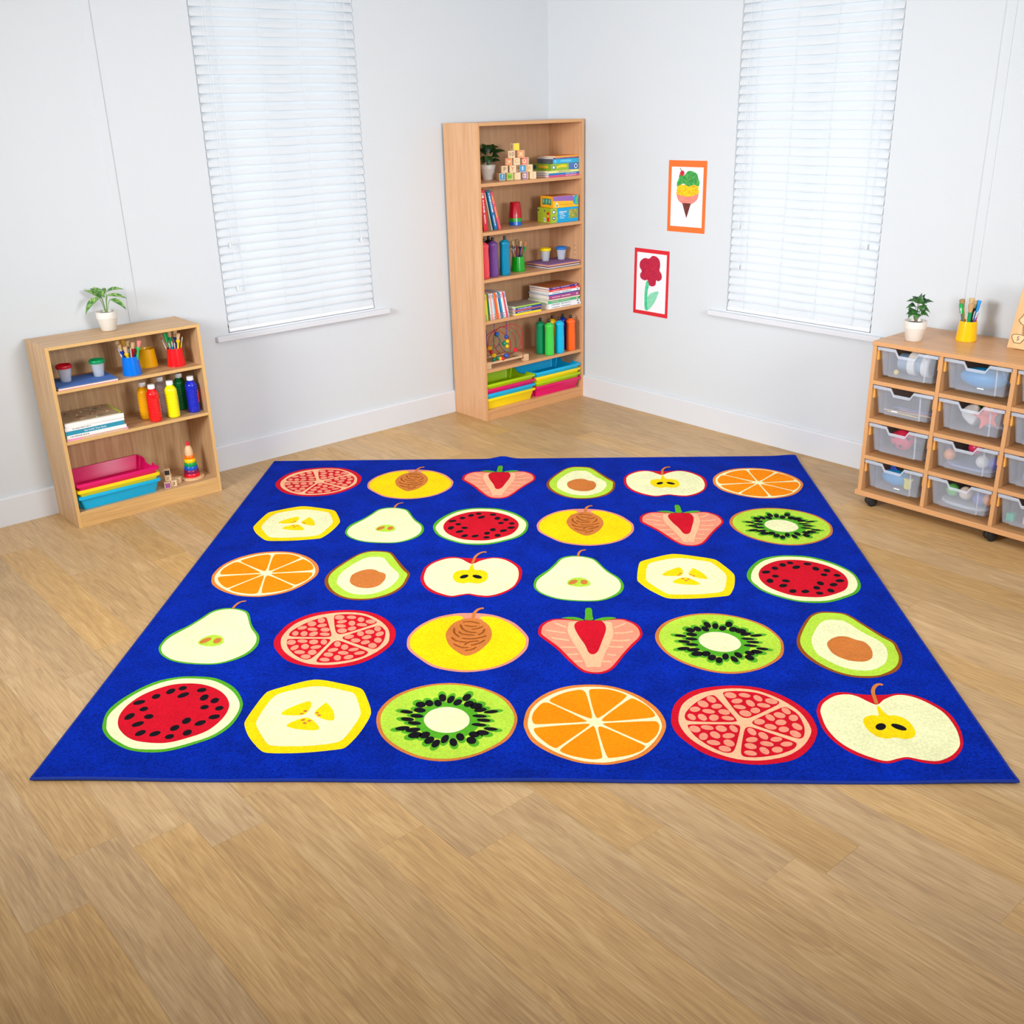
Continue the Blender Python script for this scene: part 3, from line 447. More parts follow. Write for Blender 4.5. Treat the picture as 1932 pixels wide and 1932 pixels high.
# ------------------------------------------------------------------ plastic trays
def tray_mesh(L, W, H, dip=.022, n1=.058, n2=.041, bw=.088, bo=.008, lip=.010, tp=.013, th=.0022):
    s = M(); hx, hy = L/2-lip, W/2-lip
    def path(ins, bump):
        pts = []
        def side(sx):
            ys = [(-hy+ins+.012, 0, 0), (-bw-.003, 0, 0), (-bw, 0, 1), (-n1, 0, 1), (-n2, 1, 1), (n2, 1, 1), (n1, 0, 1), (bw, 0, 1), (bw+.003, 0, 0), (hy-ins-.012, 0, 0)]
            r = [(sx*(hx-ins+(bump if b_ else 0)), y, d_) for y, d_, b_ in ys]
            return r if sx > 0 else r[::-1]
        pts += side(1); pts += [(hx-ins-.004, hy-ins-.004, 0), (hx-ins-.012, hy-ins, 0)]
        pts += [(-(hx-ins-.012), hy-ins, 0), (-(hx-ins-.004), hy-ins-.004, 0)]; pts += side(-1)
        pts += [(-(hx-ins-.004), -(hy-ins-.004), 0), (-(hx-ins-.012), -(hy-ins), 0), (hx-ins-.012, -(hy-ins), 0), (hx-ins-.004, -(hy-ins-.004), 0)]
        return pts
    rings = [(tp, bo, 0, 0), (0, bo, H-.014, 1), (-lip, 0, H-.014, 1), (-lip-.0005, 0, H-.002, 1), (-lip+.002, 0, H, 1), (th, bo, H, 1), (tp+th, bo, th, 0)]
    vs = []; fs = []
    for ins, bump, z, dz in rings:
        for x, y, d in path(ins, bump): vs.append((x, y, z-(dip*d if dz else 0)))
    n = len(path(0, 0)); p0 = path(0, 1); mi = []
    for i in range(len(rings)-1):
        for k in range(n):
            k2 = (k+1) % n; fs.append((i*n+k, i*n+k2, (i+1)*n+k2, (i+1)*n+k))
            step = abs(abs(p0[k][1])-bw) < .004 and abs(abs(p0[k2][1])-bw) < .004 and p0[k][1]*p0[k2][1] > 0
            mi.append(1 if (1 <= i <= 4 or step) else 0)
    fs.append(tuple(range(n))[::-1]); fs.append(tuple((len(rings)-1)*n+k for k in range(n))); mi += [0, 0]
    return s.add(vs, fs, mi)
def tray(label, loc, L, W, H, mt, rz=0, group=None, **k):
    o = tray_mesh(L, W, H, **k).build('storage_tray', [mt, CRIM if mt is CLEAR else mt], None, smooth=35, bev=.0012)
    o.location = loc; o.rotation_euler = (0, 0, rz); tag(o, label, 'tray', group); return o
PINK = mat((232, 12, 108), .33); YEL = mat((255, 224, 20), .33); CYN = mat((0, 184, 238), .33); LIME = mat((176, 214, 8), .33)
BLU2 = mat((0, 132, 200), .33)
for k, (mt_, nm) in enumerate(((CYN, 'bright blue shallow tray at the bottom of the stack on the low bookcase'), (YEL, 'yellow shallow tray between the pink and blue trays on the low bookcase'), (PINK, 'pink empty shallow tray on top of the stack in the low bookcase'))):
    tray(nm, (-3.2415, -.1525, LS3+.0005+k*.0325), .424, .285, .0735, mt_, group=None, tp=.015)
for k, (mt_, nm) in enumerate(((YEL, 'yellow tray at the bottom of the stack topped by a lime tray'), (CYN, 'blue tray nested in the yellow one, in the stack topped by a lime tray'), (PINK, 'pink tray directly under the lime tray topping its stack'), (LIME, 'lime green open tray on top of its stack in the tall bookcase'))):
    tray(nm, (-.6475, -.176, TS['f']+.0005+k*.0318), .419, .300, .0735, mt_, group=None, tp=.015)
for k, (mt_, nm) in enumerate(((PINK, 'magenta tray at the bottom of the stack topped by an open blue tray'), (LIME, 'lime green tray sandwiched between the magenta tray and a yellow one'), (YEL, 'yellow tray directly under the open blue tray in the tall bookcase'), (CYN, 'blue open tray on top of its stack in the tall bookcase'))):
    tray(nm, (-.2245, -.176, TS['f']+.0005+k*.0322), .419, .300, .0735, mt_, group=None, tp=.015)
rown = ['top row', 'second row', 'third row', 'bottom row']; coln = ['column beside the window', 'middle column', 'column under the puzzle board']
tdesc = {(0,0): 'white ribbon reel', (0,1): 'blue whale toy', (1,0): 'wooden sticks', (1,1): 'orange starfish', (2,0): 'red ladybird toy', (2,1): 'plastic balls', (3,0): 'blue dolphin toy', (3,1): 'green and cream balls',
         (0,2): 'nothing visible', (1,2): 'grey fabric', (2,2): 'blue net', (3,2): 'coloured blocks'}
TR = {}
for i, j, ya, yb, zt in cells:
    H_ = .1365; yc = (ya+yb)/2
    o = tray('clear plastic tray, %s, %s, holding %s' % (rown[i], coln[j], tdesc[(i, j)]) , (KD+.2085, yc, zt-.004-H_), .425, .3085, H_, CLEAR, 0, 'clear trays in the cabinet', dip=.027, tp=.014, lip=.012)
    TR[(i, j)] = (KD+.2085, yc, zt-.004-H_+.0025)
    if (i, j) in ((0, 1), (1, 0), (3, 0)):
        M().box((-.1985, -.04 if i != 1 else .02, .022), (-.1975, -.01 if i != 1 else .05, .027)).build('label_sticker', mat((250, 250, 250), .5), o, smooth=0)
# contents
def inside(i, j, dx, dy, dz=0): x, y, z = TR[(i, j)]; return (x-.17+dx, y-dy, z+dz)
o = thing('ribbon_reel', 'white ribbon reel lying on its side in the clear tray under the ivy pot', 'reel', inside(0, 0, .07, .02, .058))
RX = Matrix.Rotation(R(90), 4, 'X')
M().lathe([(.040, -.1), (.040, .06)], 28, T=RX).build('core', mat((140, 168, 190), .5), o)
M().lathe([(.056, -.045), (.0565, -.04), (.0565, -.012), (.056, -.01)], 32, T=RX).build('band', mat((244, 240, 232), .5), o)
M().lathe([(.05, .02), (.0555, .024), (.0555, .055), (.05, .06)], 32, T=RX).build('band', mat((244, 240, 232), .5), o)
tag(M().ball((0, 0, .0125), .0125).build('bead', mat((240, 200, 90), .4)), 'small yellow bead lying in front of the white ribbon reel', 'bead').location = inside(0, 0, .02, -.075)
wh = thing('whale_toy', 'sky blue plastic whale filling the clear tray in top row, middle column', 'toy', inside(0, 1, .07, -.01, .046))
M().ball((0, 0, 0), .064, sc=(.8, 1.7, .72)).build('body', mat((10, 160, 226), .4), wh)
M().poly(chaikin([(-.03, .05), (.02, .03), (.05, .06), (.03, .0), (.05, -.05), (.0, -.02)], 2), 0, .008, T=Matrix.Translation((0, -.10, .01))@Matrix.Rotation(R(70), 4, 'X')).build('tail', mat((30, 150, 214), .4), wh)
tag(M().poly(chaikin([(0, 0), (.11, .03), (.12, .10), (.03, .09)], 1), 0, .003, T=Matrix.Rotation(R(25), 4, 'Y')).build('paper_sheet', mat((244, 240, 230), .6)), 'curled white paper sheet standing behind the blue whale in its clear tray', 'paper').location = inside(0, 1, .13, .12, .06)
tag(M().ball((0, 0, .03), .03).build('ball', mat((226, 204, 20), .4)), 'yellow ball peeping over the notch of the tray with the blue whale', 'ball').location = inside(0, 1, .18, .02, .075)
for k, (c_, dy, L_, rz) in enumerate((((238, 196, 120), -.05, .17, 88), ((214, 186, 140), .02, .26, 95), ((206, 120, 130), .06, .16, 86), ((120, 140, 190), .0, .22, 91))):
    nm = ('pale yellow', 'long tan', 'dull red', 'slate blue')[k]
    o = M().tube([(-L_/2, 0, 0), (L_/2, 0, 0)], .0035, 8).build('craft_stick', mat(c_, .5)); o.location = inside(1, 0, .02+k*.03, dy*.2, .0036); o.rotation_euler = (0, 0, R(rz))
    tag(o, nm+' craft stick lying in the nearly empty clear tray below the ribbon reel', 'craft stick', 'craft sticks in the clear tray')
def star(r, r2, n=5): return [((r if k % 2 == 0 else r2)*cos(pi*k/n+.3), (r if k % 2 == 0 else r2)*sin(pi*k/n+.3)) for k in range(2*n)]
o = M().poly(chaikin(star(.072, .026), 2, .2), -.007, .007).build('starfish', mat((255, 92, 50), .4), bev=.005); o.location = inside(1, 1, .045, .045, .067); o.rotation_euler = (R(8), R(-72), R(4))
tag(o, 'orange rubber starfish leaning inside the clear tray below the blue whale', 'toy')
o = M().poly(chaikin([(-.05, -.03), (.0, .045), (.05, .02), (.06, -.03), (.0, -.045)], 2), -.02, .02).build('seashell', mat((240, 236, 228), .5), bev=.008); o.location = inside(1, 1, .075, -.05, .046); o.rotation_euler = (R(0), R(-60), 0)
tag(o, 'white shell beside the orange starfish in its clear tray', 'shell')
for k, (c_, nm) in enumerate((((30, 150, 30), 'green'), ((206, 170, 30), 'mustard yellow'), ((226, 60, 30), 'red orange'))):
    o = M().box((-.02, -.02, 0), (.02, .02, .04)).build('toy_block', mat(c_, .4), bev=.003, smooth=0); o.location = inside(1, 1, .15, -.035+k*.043, .078)
    tag(o, nm+' toy block seen over the notch of the starfish tray', 'toy block', 'blocks behind the starfish')
    if k == 0: tag(M().box((0, 0, 0), (.07, .16, .077)).build('box', mat((190, 196, 206), .6), bev=.002, smooth=0), 'pale grey box under the coloured blocks in the starfish tray', 'box').location = inside(1, 1, .115, .09, .0)
lbd = thing('ladybird_toy', 'red ladybird toy with dark spots in the clear tray above the dolphin toy', 'toy', inside(2, 0, .065, -.02, .052))
M().ball((0, 0, 0), .052, sc=(.8, 1.25, .95)).build('body', mat((240, 50, 84), .4), lbd)
for y, z in ((.035, .018), (-.008, -.022), (-.04, .02), (.022, -.02)): M().ball((-.0416*math.sqrt(max(.05, 1-(y/.065)**2-(z/.05)**2)), y, z), .009, sc=(.5, 1, 1)).build('spot', mat((50, 40, 60), .5), lbd)
M().ball((0, 0, 0), .022).build('head', mat((40, 36, 44), .5), lbd).location = (-.01, -.07, -.02)
for k, (i, j, c_, r_b, dx, dy, z0, nm) in enumerate(((2, 1, (250, 160, 90), .028, .05, -.105, .013, 'orange ball in the clear tray above the green and cream balls'), (2, 1, (226, 40, 90), .034, .08, .0, .058, 'pink red ball peeping over the notch of the ball tray'),
     (2, 1, (238, 236, 226), .031, .045, .055, .013, 'white ball in the clear tray just below the starfish'), (2, 1, (70, 90, 200), .03, .06, .105, .013, 'blue ball in the corner of the tray beside the white ball'),
     (3, 1, (120, 210, 110), .030, .05, -.065, .034, 'pale green ball in the bottom row tray beside a cream ball'), (3, 1, (246, 226, 206), .031, .045, .0, .034, 'cream ball between the green and dull blue balls, bottom row tray'),
     (3, 1, (120, 130, 200), .032, .06, .062, .017, 'dull blue ball between the cream and peach balls, bottom row tray'), (3, 1, (246, 160, 110), .029, .05, .11, .030, 'peach ball in the bottom row clear tray past the blue ball'))):
    tag(M().ball((0, 0, r_b), r_b, n=24).build('play_ball', mat(c_, .35)), nm, 'ball', 'play balls in the clear trays').location = inside(i, j, dx, dy, z0)
for (i, j) in ((2, 1), (3, 1)):
    tag(M().poly(chaikin([(-.05, -.12), (.14, -.12), (.14, .12), (-.05, .12)], 2), 0, .012 if i == 2 else .016).build('felt_cloth', mat((150, 160, 190) if i == 2 else (196, 200, 206), .8), bev=.005), ('blue grey' if i == 2 else 'pale grey')+' folded felt under the balls, %s middle tray' % rown[i], 'cloth').location = inside(i, j, .055, 0, .0005)
dl = thing('dolphin_toy', 'light blue dolphin toy in the clear tray directly above a front castor', 'toy', inside(3, 0, .06, -.03, .045))
M().ball((0, 0, 0), .05, sc=(.7, 1.5, .8)).build('body', mat((30, 160, 224), .4), dl)
M().poly(chaikin([(-.02, 0), (.035, 0), (.03, .05)], 2), -.005, .005, T=Matrix.Translation((0, 0, .025))@Matrix.Rotation(R(90), 4, 'Y')@Matrix.Rotation(R(90), 4, 'Z')).build('fin', mat((60, 90, 200), .4), dl)
o = M().poly(chaikin([(-.022, -.018), (.02, -.016), (.034, -.026), (.03, 0), (.034, .024), (.02, .016), (-.022, .018)], 1), -.006, .006).build('toy_fish', mat((242, 226, 60), .4), bev=.002); o.location = inside(3, 0, .02, .055, .038); o.rotation_euler = (0, R(-90), R(20)); tag(o, 'yellow fish toy beside the light blue dolphin', 'toy')
for k, (c_, dy, nm) in enumerate((((30, 190, 150), -.105, 'turquoise'), ((236, 190, 180), -.03, 'pale pink'), ((240, 120, 90), .04, 'coral'))):
    tag(M().box((-.017, -.017, 0), (.017, .017, .034)).build('toy_block', mat(c_, .4), bev=.003, smooth=0), nm+' toy block in the bottom row tray under the blue net', 'toy block', 'blocks in the bottom row tray').location = inside(3, 2, .03, dy, .0005)
tag(M().poly(chaikin([(-.05, -.1), (.12, -.1), (.12, .1), (-.05, .1)], 2), 0, .05).build('fabric', mat((176, 178, 190), .85), bev=.012), 'grey folded fabric in the second row tray of the column under the puzzle board', 'fabric').location = inside(1, 2, .06, 0, .0005)
tag(M().poly(chaikin([(-.05, -.1), (.12, -.1), (.12, .1), (-.05, .1)], 2), 0, .045).build('play_net', mat((130, 150, 196), .85), bev=.012), 'blue bundled play net in the third row tray of the column under the puzzle board', 'net').location = inside(2, 2, .06, 0, .0005)

# ------------------------------------------------------------------ books, paper, boxes
PAGE = mat((238, 232, 216), .8, name='page_block'); DK = mat((40, 40, 44), .5); WT = mat((246, 246, 244), .5)
def book(label, mtx, W, D, T, col, spine=None, top=None, group=None, title=None, tcol=WT, tsz=None, bar=None, pages=True, soft=False, cat='book', name='book'):
    o = thing(name, label, cat, group=group, mtx=mtx); c = .0012 if T > .006 else .0006
    cov = M(); cov.box((0, 0, 0), (W, D, c), 1).box((0, 0, T-c), (W, D, T), 2 if top else 1).box((0, 0, c), (W, .0015, T-c), 0)
    cm = mat(col, .4); cov.build('cover', [mat(spine or col, .4), cm, mat(top, .4) if top else cm], o, smooth=0)
    q = .002; M().box((q, .0015, c), (W-q, D-q, T-c)).build('pages', PAGE, o, smooth=0)
    if title: text(title, tsz or T*.62, tcol, o, (W*.5, -.0002, T/2), (R(90), 0, 0), 'spine_title', W*.8)
    if bar:
        bm_ = M()
        rb_ = random.Random(int(W*1e5)+int(T*1e5)+len(label))
        for a_, b_, h in bar:
            x_ = W*a_
            while x_ < W*b_:
                wl = min(rb_.choice((.003, .0045, .006)), W*b_-x_+.001); hh = min(h, .5)*rb_.uniform(.75, 1.1)
                bm_.box((x_, -.0005, T*(.5-hh/2)), (x_+wl, 0, T*(.5+hh/2))); x_ += wl+rb_.choice((.0012, .0012, .0012, .004))
        bm_.build('spine_print', tcol, o, smooth=0)
    return o
def flat(x, y, z, rz=0): return Matrix.Translation((x, y, z))@Matrix.Rotation(R(rz), 4, 'Z')
def upright(xb, y, zb, W, lean):
    a = R(lean); X = Vector((sin(a), 0, -cos(a))); Z = Vector((cos(a), 0, sin(a))); Y = Z.cross(X)
    m_ = Matrix((X, Y, Z)).transposed().to_4x4(); m_.translation = Vector((xb, y, zb))-X*W; return m_
# low bookcase, middle shelf: five books lying flat
z = LS2
for W, D, T, col, sp_, tp, bar, title, tc, lab, dx, rz in (
    (.302, .235, .0115, (250, 236, 170), (240, 150, 200), None, ((.25, .95, .5),), None, mat((206, 214, 120), .5), 'pink and lime floral book at the bottom of the flat pile, low bookcase', .001, .3),
    (.292, .232, .0165, (244, 244, 242), None, None, ((.06, .36, .22),), None, DK, 'thick white book with a dark spine bar below the teal book', .003, -.5),
    (.288, .228, .0200, (40, 150, 178), None, None, None, 'See Inside Your Body', WT, 'teal hardback with white italic spine title in the low bookcase pile', .0, 0),
    (.290, .230, .0165, (246, 246, 244), None, None, ((.12, .42, .2),), None, DK, 'white book with a dark spine bar resting on the teal hardback', .001, .4),
    (.286, .228, .0220, (244, 244, 240), None, (176, 152, 118), None, None, WT, 'thick white book with an illustrated brown cover topping the low bookcase pile', .004, -.8)):
    o = book(lab, flat(-3.453+dx, -.284, z+.0003, rz), W, D, T, col, sp_, tp, 'flat pile of books on the low bookcase', title, tc, None, bar)
    z += T+.0004
    if tp:
        pc = M(); rr = random.Random(3)
        for k in range(34):
            x_, y_ = rr.uniform(.05, .26), rr.uniform(.03, .2); a_ = rr.uniform(0, 3)
            pc.poly(ribbon([(x_-.02*cos(a_), y_-.016*sin(a_)), (x_+.004, y_+.006), (x_+.02*cos(a_+.5), y_+.016*sin(a_+.5))], rr.uniform(.002, .008)), T, T+.0003, k % 4)
        pc.box((0, 0, T), (.286, .012, T+.0003), 0); pc.box((.274, .0, T), (.286, .228, T+.0003), 4)
        pc.build('cover_picture', [mat((240, 236, 214), .5), mat((120, 94, 70), .5), mat((214, 120, 60), .5), mat((90, 84, 80), .5), mat((190, 212, 60), .5)], o, smooth=0)
# coloured paper
def sheets(label, x, y, z, W, D, T, col, rz=0, group=None):
    s = M(); n = max(2, int(T/.0016)); rr = random.Random(len(label))
    for k in range(n):
        dx, dy = rr.uniform(-.001, .001), rr.uniform(-.001, .001)
        s.box((dx, dy, T*k/n), (W+dx, D+dy, T*(k+1)/n-.0001))
    o = s.build('paper_stack', mat(col, .85, .2), None, smooth=0); o.location = (x, y, z); o.rotation_euler = (0, 0, R(rz)); tag(o, label, 'paper', group)
z = LS1
for T, c_, lab in ((.0022, (236, 110, 180), 'pink paper at the bottom of the sheets in the low bookcase'), (.0058, (246, 240, 228), 'cream paper stack over the pink sheets in the low bookcase'), (.0022, (176, 126, 86), 'tan paper between cream and blue sheets in the low bookcase'), (.0034, (84, 124, 196), 'blue paper on top of the sheets under the red and green lidded pots')):
    sheets(lab, -3.447, -.290, z+.0002, .285, .195, T, c_, 0, 'coloured paper in the low bookcase'); z += T+.0002
LP = z+.0002
z = TS['c']
for T, c_, lab in ((.006, (150, 146, 140), 'grey paper at the bottom of the sheets in the tall bookcase'), (.004, (236, 232, 232), 'white paper over grey sheets in the tall bookcase'), (.0065, (104, 64, 108), 'dark plum paper between the white and peach sheets in the tall bookcase'), (.0075, (236, 170, 120), 'peach paper just under the purple top sheets in the tall bookcase'), (.006, (140, 104, 152), 'dusty purple paper on top, under the yellow and blue lidded pots')):
    sheets(lab, -.305, -.316, z+.0002, .286, .215, T, c_, 0, 'coloured paper in the tall bookcase'); z += T+.0002
TP = z+.0002
# tall bookcase, first shelf: flat books and boxes
z = TS['a']
for W, D, T, col, title, tc, lab, x, y in (
    (.266, .175, .011, (222, 80, 140), None, WT, 'pink book at the bottom of the pile beside the alphabet blocks', -.280, -.300),
    (.266, .175, .012, (20, 128, 196), None, WT, 'blue book under the pale yellow atlas beside the alphabet blocks', -.280, -.300),
    (.264, .175, .014, (240, 236, 150), 'MODERN SCHOOL ATLAS', mat((60, 90, 50), .5), 'pale yellow school atlas under the green game box', -.278, -.299)):
    book(lab, flat(x, y, z+.0003), W, D, T, col, None, None, 'flat pile beside the alphabet blocks', title, tc, None, ((.55, .9, .3),) if not title else None); z += T+.0004
def gbox(label, mtx, W, D, H, front, side, top, parts=()):
    o = thing('game_box', label, 'box', mtx=mtx)
    b_ = M().box((0, 0, 0), (W, D, H)); b_.mi = [2, 2, 0, 0, 1, 1]
    b_.build('carton', [mat(front, .35), mat(side, .35), mat(top, .35)], o, smooth=0, bev=.001)
    return o
def deco(o, polys, name='printed_panel'):     # polys: (face 'f' or 's', pts, colour, layer)
    cols = sorted(set(c_ for _, _, c_, _ in polys)); s = M()
    for face, pts, c_, l in polys:
        T_ = Matrix.Rotation(R(90), 4, 'X') if face == 'f' else Matrix(((0, 0, -1, 0), (-1, 0, 0, 0), (0, 1, 0, 0), (0, 0, 0, 1)))
        s.poly(pts, .0, .0003+.0002*l, cols.index(c_), T_)
    s.build(name, [mat(c_, .35) for c_ in cols], o, smooth=0)
def rect(a, b_, c_, d): return [(a, b_), (c_, b_), (c_, d), (a, d)]
def circ(x, y, r, n=16, ry=None): return [(x+r*cos(2*pi*k/n), y+(ry or r)*sin(2*pi*k/n)) for k in range(n)]
o = gbox('lime green game box with yellow ribbon title between the atlas and blue box', flat(-.257, -.298, z+.0003), .243, .175, .041, (150, 190, 50), (130, 170, 50), (150, 180, 60)); z += .0415
deco(o, [('f', circ(.02, .02, .013), (30, 60, 120), 0), ('f', circ(.02, .02, .009), (240, 244, 250), 1), ('f', rect(.152, .001, .24, .040), (70, 120, 190), 0), ('f', circ(.215, .02, .014), (240, 244, 250), 1), ('f', circ(.215, .02, .009), (50, 80, 150), 2),
         ('f', chaikin([(.045, .012), (.08, .020), (.135, .016), (.14, .030), (.09, .034), (.05, .026)], 2), (246, 214, 40), 1), ('s', chaikin([(-.03, .014), (-.12, .016), (-.12, .032), (-.03, .03)], 2), (240, 190, 60), 1), ('s', circ(-.155, .02, .013), (40, 70, 130), 1)])
o = gbox('sky blue game box under the purple book at the top of the pile', flat(-.240, -.296, z+.0003), .226, .150, .027, (40, 176, 226), (90, 96, 104), (60, 150, 190)); z += .0275
deco(o, [('f', circ(.02, .0135, .009), (120, 210, 240), 0), ('f', chaikin([(.06, .008), (.16, .006), (.165, .02), (.065, .02)], 2), (110, 200, 236), 0)])
book('purple book below the orange book on the top pile of the tall bookcase', flat(-.236, -.294, z+.0003), .221, .15, .0085, (90, 44, 110), None, (210, 214, 220), 'flat pile beside the alphabet blocks', bar=((.06, .45, .35), (.52, .95, .35)), tcol=mat((226, 130, 140), .5)); z += .009
book('orange book lying on top of the pile beside the alphabet blocks', flat(-.214, -.292, z+.0003), .200, .145, .0085, (250, 172, 40), None, (226, 130, 60), 'flat pile beside the alphabet blocks')
# second shelf: leaning books
B2 = TS['b']+.0004
for xb, W, T, lean, col, lab, kw in (
    (-.8435, .243, .020, 3.0, (40, 24, 84), 'dark purple upright book against the side panel of the second shelf', {}),
    (-.797, .243, .034, 5.2, (226, 40, 52), 'thick red upright book next to the dark purple one', dict(bar=((.08, .2, .5), (.24, .55, .25), (.6, .82, .25)), tcol=WT)),
    (-.7340, .232, .006, 12.5, (226, 214, 170), 'thin cream upright book between the red and blue ones', {}),
    (-.7115, .238, .026, 13.4, (16, 118, 176), 'blue upright book leaning towards the thick red one', dict(bar=((.06, .55, .4), (.62, .9, .3)), tcol=WT)),
    (-.6775, .232, .019, 15.7, (240, 84, 96), 'coral upright book at the end of the leaning row', dict(bar=((.1, .3, .4), (.4, .7, .4)), tcol=mat((250, 200, 90), .5)))):
    a = R(lean); zb = B2
    book(lab, upright(xb, -.268, zb, W, lean), W, .17, T, col, None, None, 'leaning books on the second shelf', **kw)
# game boxes of the second shelf
o = gbox('lime and cyan game box with puzzle piece print under the orange box', flat(-.249, -.283, TS['b']+.0003, -7), .219, .150, .092, (0, 160, 216), (164, 186, 40), (120, 170, 60))
pz = [(.0, .001), (.045, .001), (.047, .018), (.055, .024), (.05, .034), (.046, .045), (.056, .054), (.05, .065), (.046, .07), (.05, .091), (.0, .091)]
rr = random.Random(5); pol = [('f', pz, (164, 186, 40), 0), ('f', circ(.022, .068, .012), (30, 60, 120), 1), ('f', circ(.022, .068, .008), (240, 244, 250), 2), ('f', circ(.022, .03, .012), (50, 80, 140), 1), ('f', circ(.022, .03, .006), (240, 244, 250), 2),
       ('f', rect(.142, .022, .214, .078), (140, 160, 60), 1)]
for k in range(60): pol.append(('f', circ(rr.uniform(.146, .210), rr.uniform(.026, .074), rr.uniform(.0015, .004), 6), [(226, 150, 50), (90, 130, 60), (240, 220, 120), (200, 80, 60)][k % 4], 2))
pol += [('s', rect(-.045, .008, -.02, .068), (216, 30, 40), 1), ('s', rect(-.040, .035, -.025, .050), (250, 210, 60), 2), ('s', rect(-.080, .006, -.058, .030), (246, 246, 240), 1), ('s', circ(-.14, .074, .007), (60, 60, 70), 1), ('s', circ(-.07, .074, .006), (60, 60, 70), 1)]
for k in range(7): pol.append(('s', rect(-.079+k*.003, .010, -.0775+k*.003, .027), (60, 60, 60), 2))
for k in range(12): pol.append(('s', rect(-.135+.012*(k % 4), .020+.016*(k//4), -.128+.012*(k % 4), .022+.016*(k//4)), (110, 126, 40), 1))
deco(o, pol)
text('playground', .020, WT, o, (.095, -.0005, .066), (R(90), 0, 0), 'box_title', .060, shear=.2)
deco(o, [('f', rect(.07, .05-.012*k, .105+.01*(k % 2), .053-.012*k), (246, 246, 246), 2) for k in range(3)], 'small_print')
o = gbox('orange and purple science game box stacked on the lime and cyan one', flat(-.234, -.287, TS['b']+.0928, -7), .204, .140, .072, (250, 184, 20), (252, 178, 20), (206, 120, 60))
deco(o, [('f', [(.0, .071), (.0, .044), (.165, .037), (.16, .071)], (150, 100, 176), 0), ('f', chaikin([(.158, .02), (.2035, .004), (.2035, .071), (.165, .071)], 1), (40, 150, 200), 1), ('f', circ(.188, .05, .012), (90, 190, 110), 2), ('f', circ(.186, .025, .01, ry=.014), (90, 190, 110), 2),
         ('f', [(.016, .008), (.044, .008), (.034, .026), (.034, .034), (.026, .034), (.026, .026)], (246, 246, 250), 1), ('f', [(.020, .010), (.040, .010), (.031, .024), (.029, .024)], (60, 150, 80), 2), ('f', [(.055, .018), (.155, .015), (.155, .018), (.055, .021)], (190, 130, 20), 1)])
deco(o, [('s', rect(-.118+k*.033, .018+.002*(k % 2), -.087+k*.033, .056+.002*(k % 2)), (20, 130, 90), 1) for k in range(3)]+[('s', circ(-.104+k*.033, .04, .008, 12, .014), (120, 200, 190), 2) for k in range(3)])
# fourth shelf: leaning thin paperbacks and two flat piles
cols = [((110, 190, 50), 'leaf green'), ((200, 214, 50), 'yellow green'), ((240, 220, 60), 'yellow'), ((20, 110, 70), 'dark green'), ((236, 236, 226), 'white and gold'), ((240, 170, 170), 'pale pink'), ((226, 230, 232), 'pale grey'), ((150, 190, 196), 'grey teal'), ((236, 84, 50), 'orange red'), ((246, 124, 50), 'orange'), ((240, 238, 232), 'cream'), ((20, 96, 170), 'royal blue'), ((40, 150, 180), 'teal'), ((246, 246, 248), 'bright white'), ((244, 236, 240), 'off-white'), ((226, 70, 90), 'crimson'), ((236, 240, 246), 'last white')]
xb = -.8480; n = len(cols)
for k, (c_, nm) in enumerate(cols):
    ln = 3+k*.62
    book('%s thin paperback in the leaning row of the fourth shelf' % nm, upright(xb, -.309+.002*(k % 3), TS['d']+.0004, .166, ln), .166, .135, .0104, c_, None, None, 'leaning thin paperbacks on the fourth shelf', bar=((.05, .2, .5), (.80, .84, .8), (.88, .97, .6)), tcol=mat([(226, 60, 60), (40, 90, 170), (250, 160, 40)][k % 3], .5))
    xb += .0104*cos(R(ln))+.166*(sin(R(ln+.62))-sin(R(ln)))+.0002
z = TS['d']
for k, (T, c_, tp, lab) in enumerate(((.0125, (250, 220, 30), None, 'yellow book at the bottom of the low flat pile on the fourth shelf'), (.011, (40, 60, 130), None, 'navy book just above the yellow one in the low flat pile'), (.010, (230, 110, 110), None, 'salmon book between the two navy ones in the low flat pile'), (.0125, (34, 60, 150), None, 'deep blue book under the lime one in the low flat pile'), (.010, (170, 214, 60), (150, 140, 130), 'lime spined book with a grey cover topping the low flat pile'))):
    book(lab, flat(-.600+.003*(k % 2), -.318+.002*(k % 3), z+.0003, (k % 3-1)*.8), .222, .155, T, c_, None, tp, 'low flat pile on the fourth shelf', bar=((.08, .6, .3),) if k % 2 else None); z += T+.0004
z = TS['d']
for k, (W, T, c_, tp, ttl, lab) in enumerate(((.292, .0155, (244, 244, 246), None, None, 'white book at the very bottom of the tall flat pile, fourth shelf'), (.292, .0165, (240, 240, 242), None, None, 'second white book, directly under the green one in the tall flat pile'), (.288, .020, (80, 186, 130), None, None, 'green book above the two white ones in the tall flat pile'), (.280, .006, (240, 236, 190), None, None, 'thin cream book between the green and magenta ones'),
      (.276, .026, (172, 70, 140), None, None, 'thick magenta book in the middle of the tall flat pile'), (.278, .008, (20, 120, 190), None, None, 'thin blue book on the thick magenta one'), (.276, .016, (242, 242, 246), None, None, 'white book between the thin blue and red ones'), (.270, .0125, (230, 40, 40), None, None, 'red book near the top of the tall flat pile, fourth shelf'), (.266, .014, (70, 50, 150), (190, 110, 60), None, 'violet book with a brown picture cover topping the tall flat pile'))):
    book(lab, flat(-.312+(.292-W)*.5, -.320+.003*(k % 3), z+.0003, (k % 3-1)*.7), W, .200, T, c_, None, tp, 'tall flat pile on the fourth shelf', bar=((.1, .35, .25), (.4, .7, .25), (.9, .95, .6)) if T > .012 else None, tcol=DK if c_[0] > 239 else mat((240, 200, 190), .5)); z += T+.0004
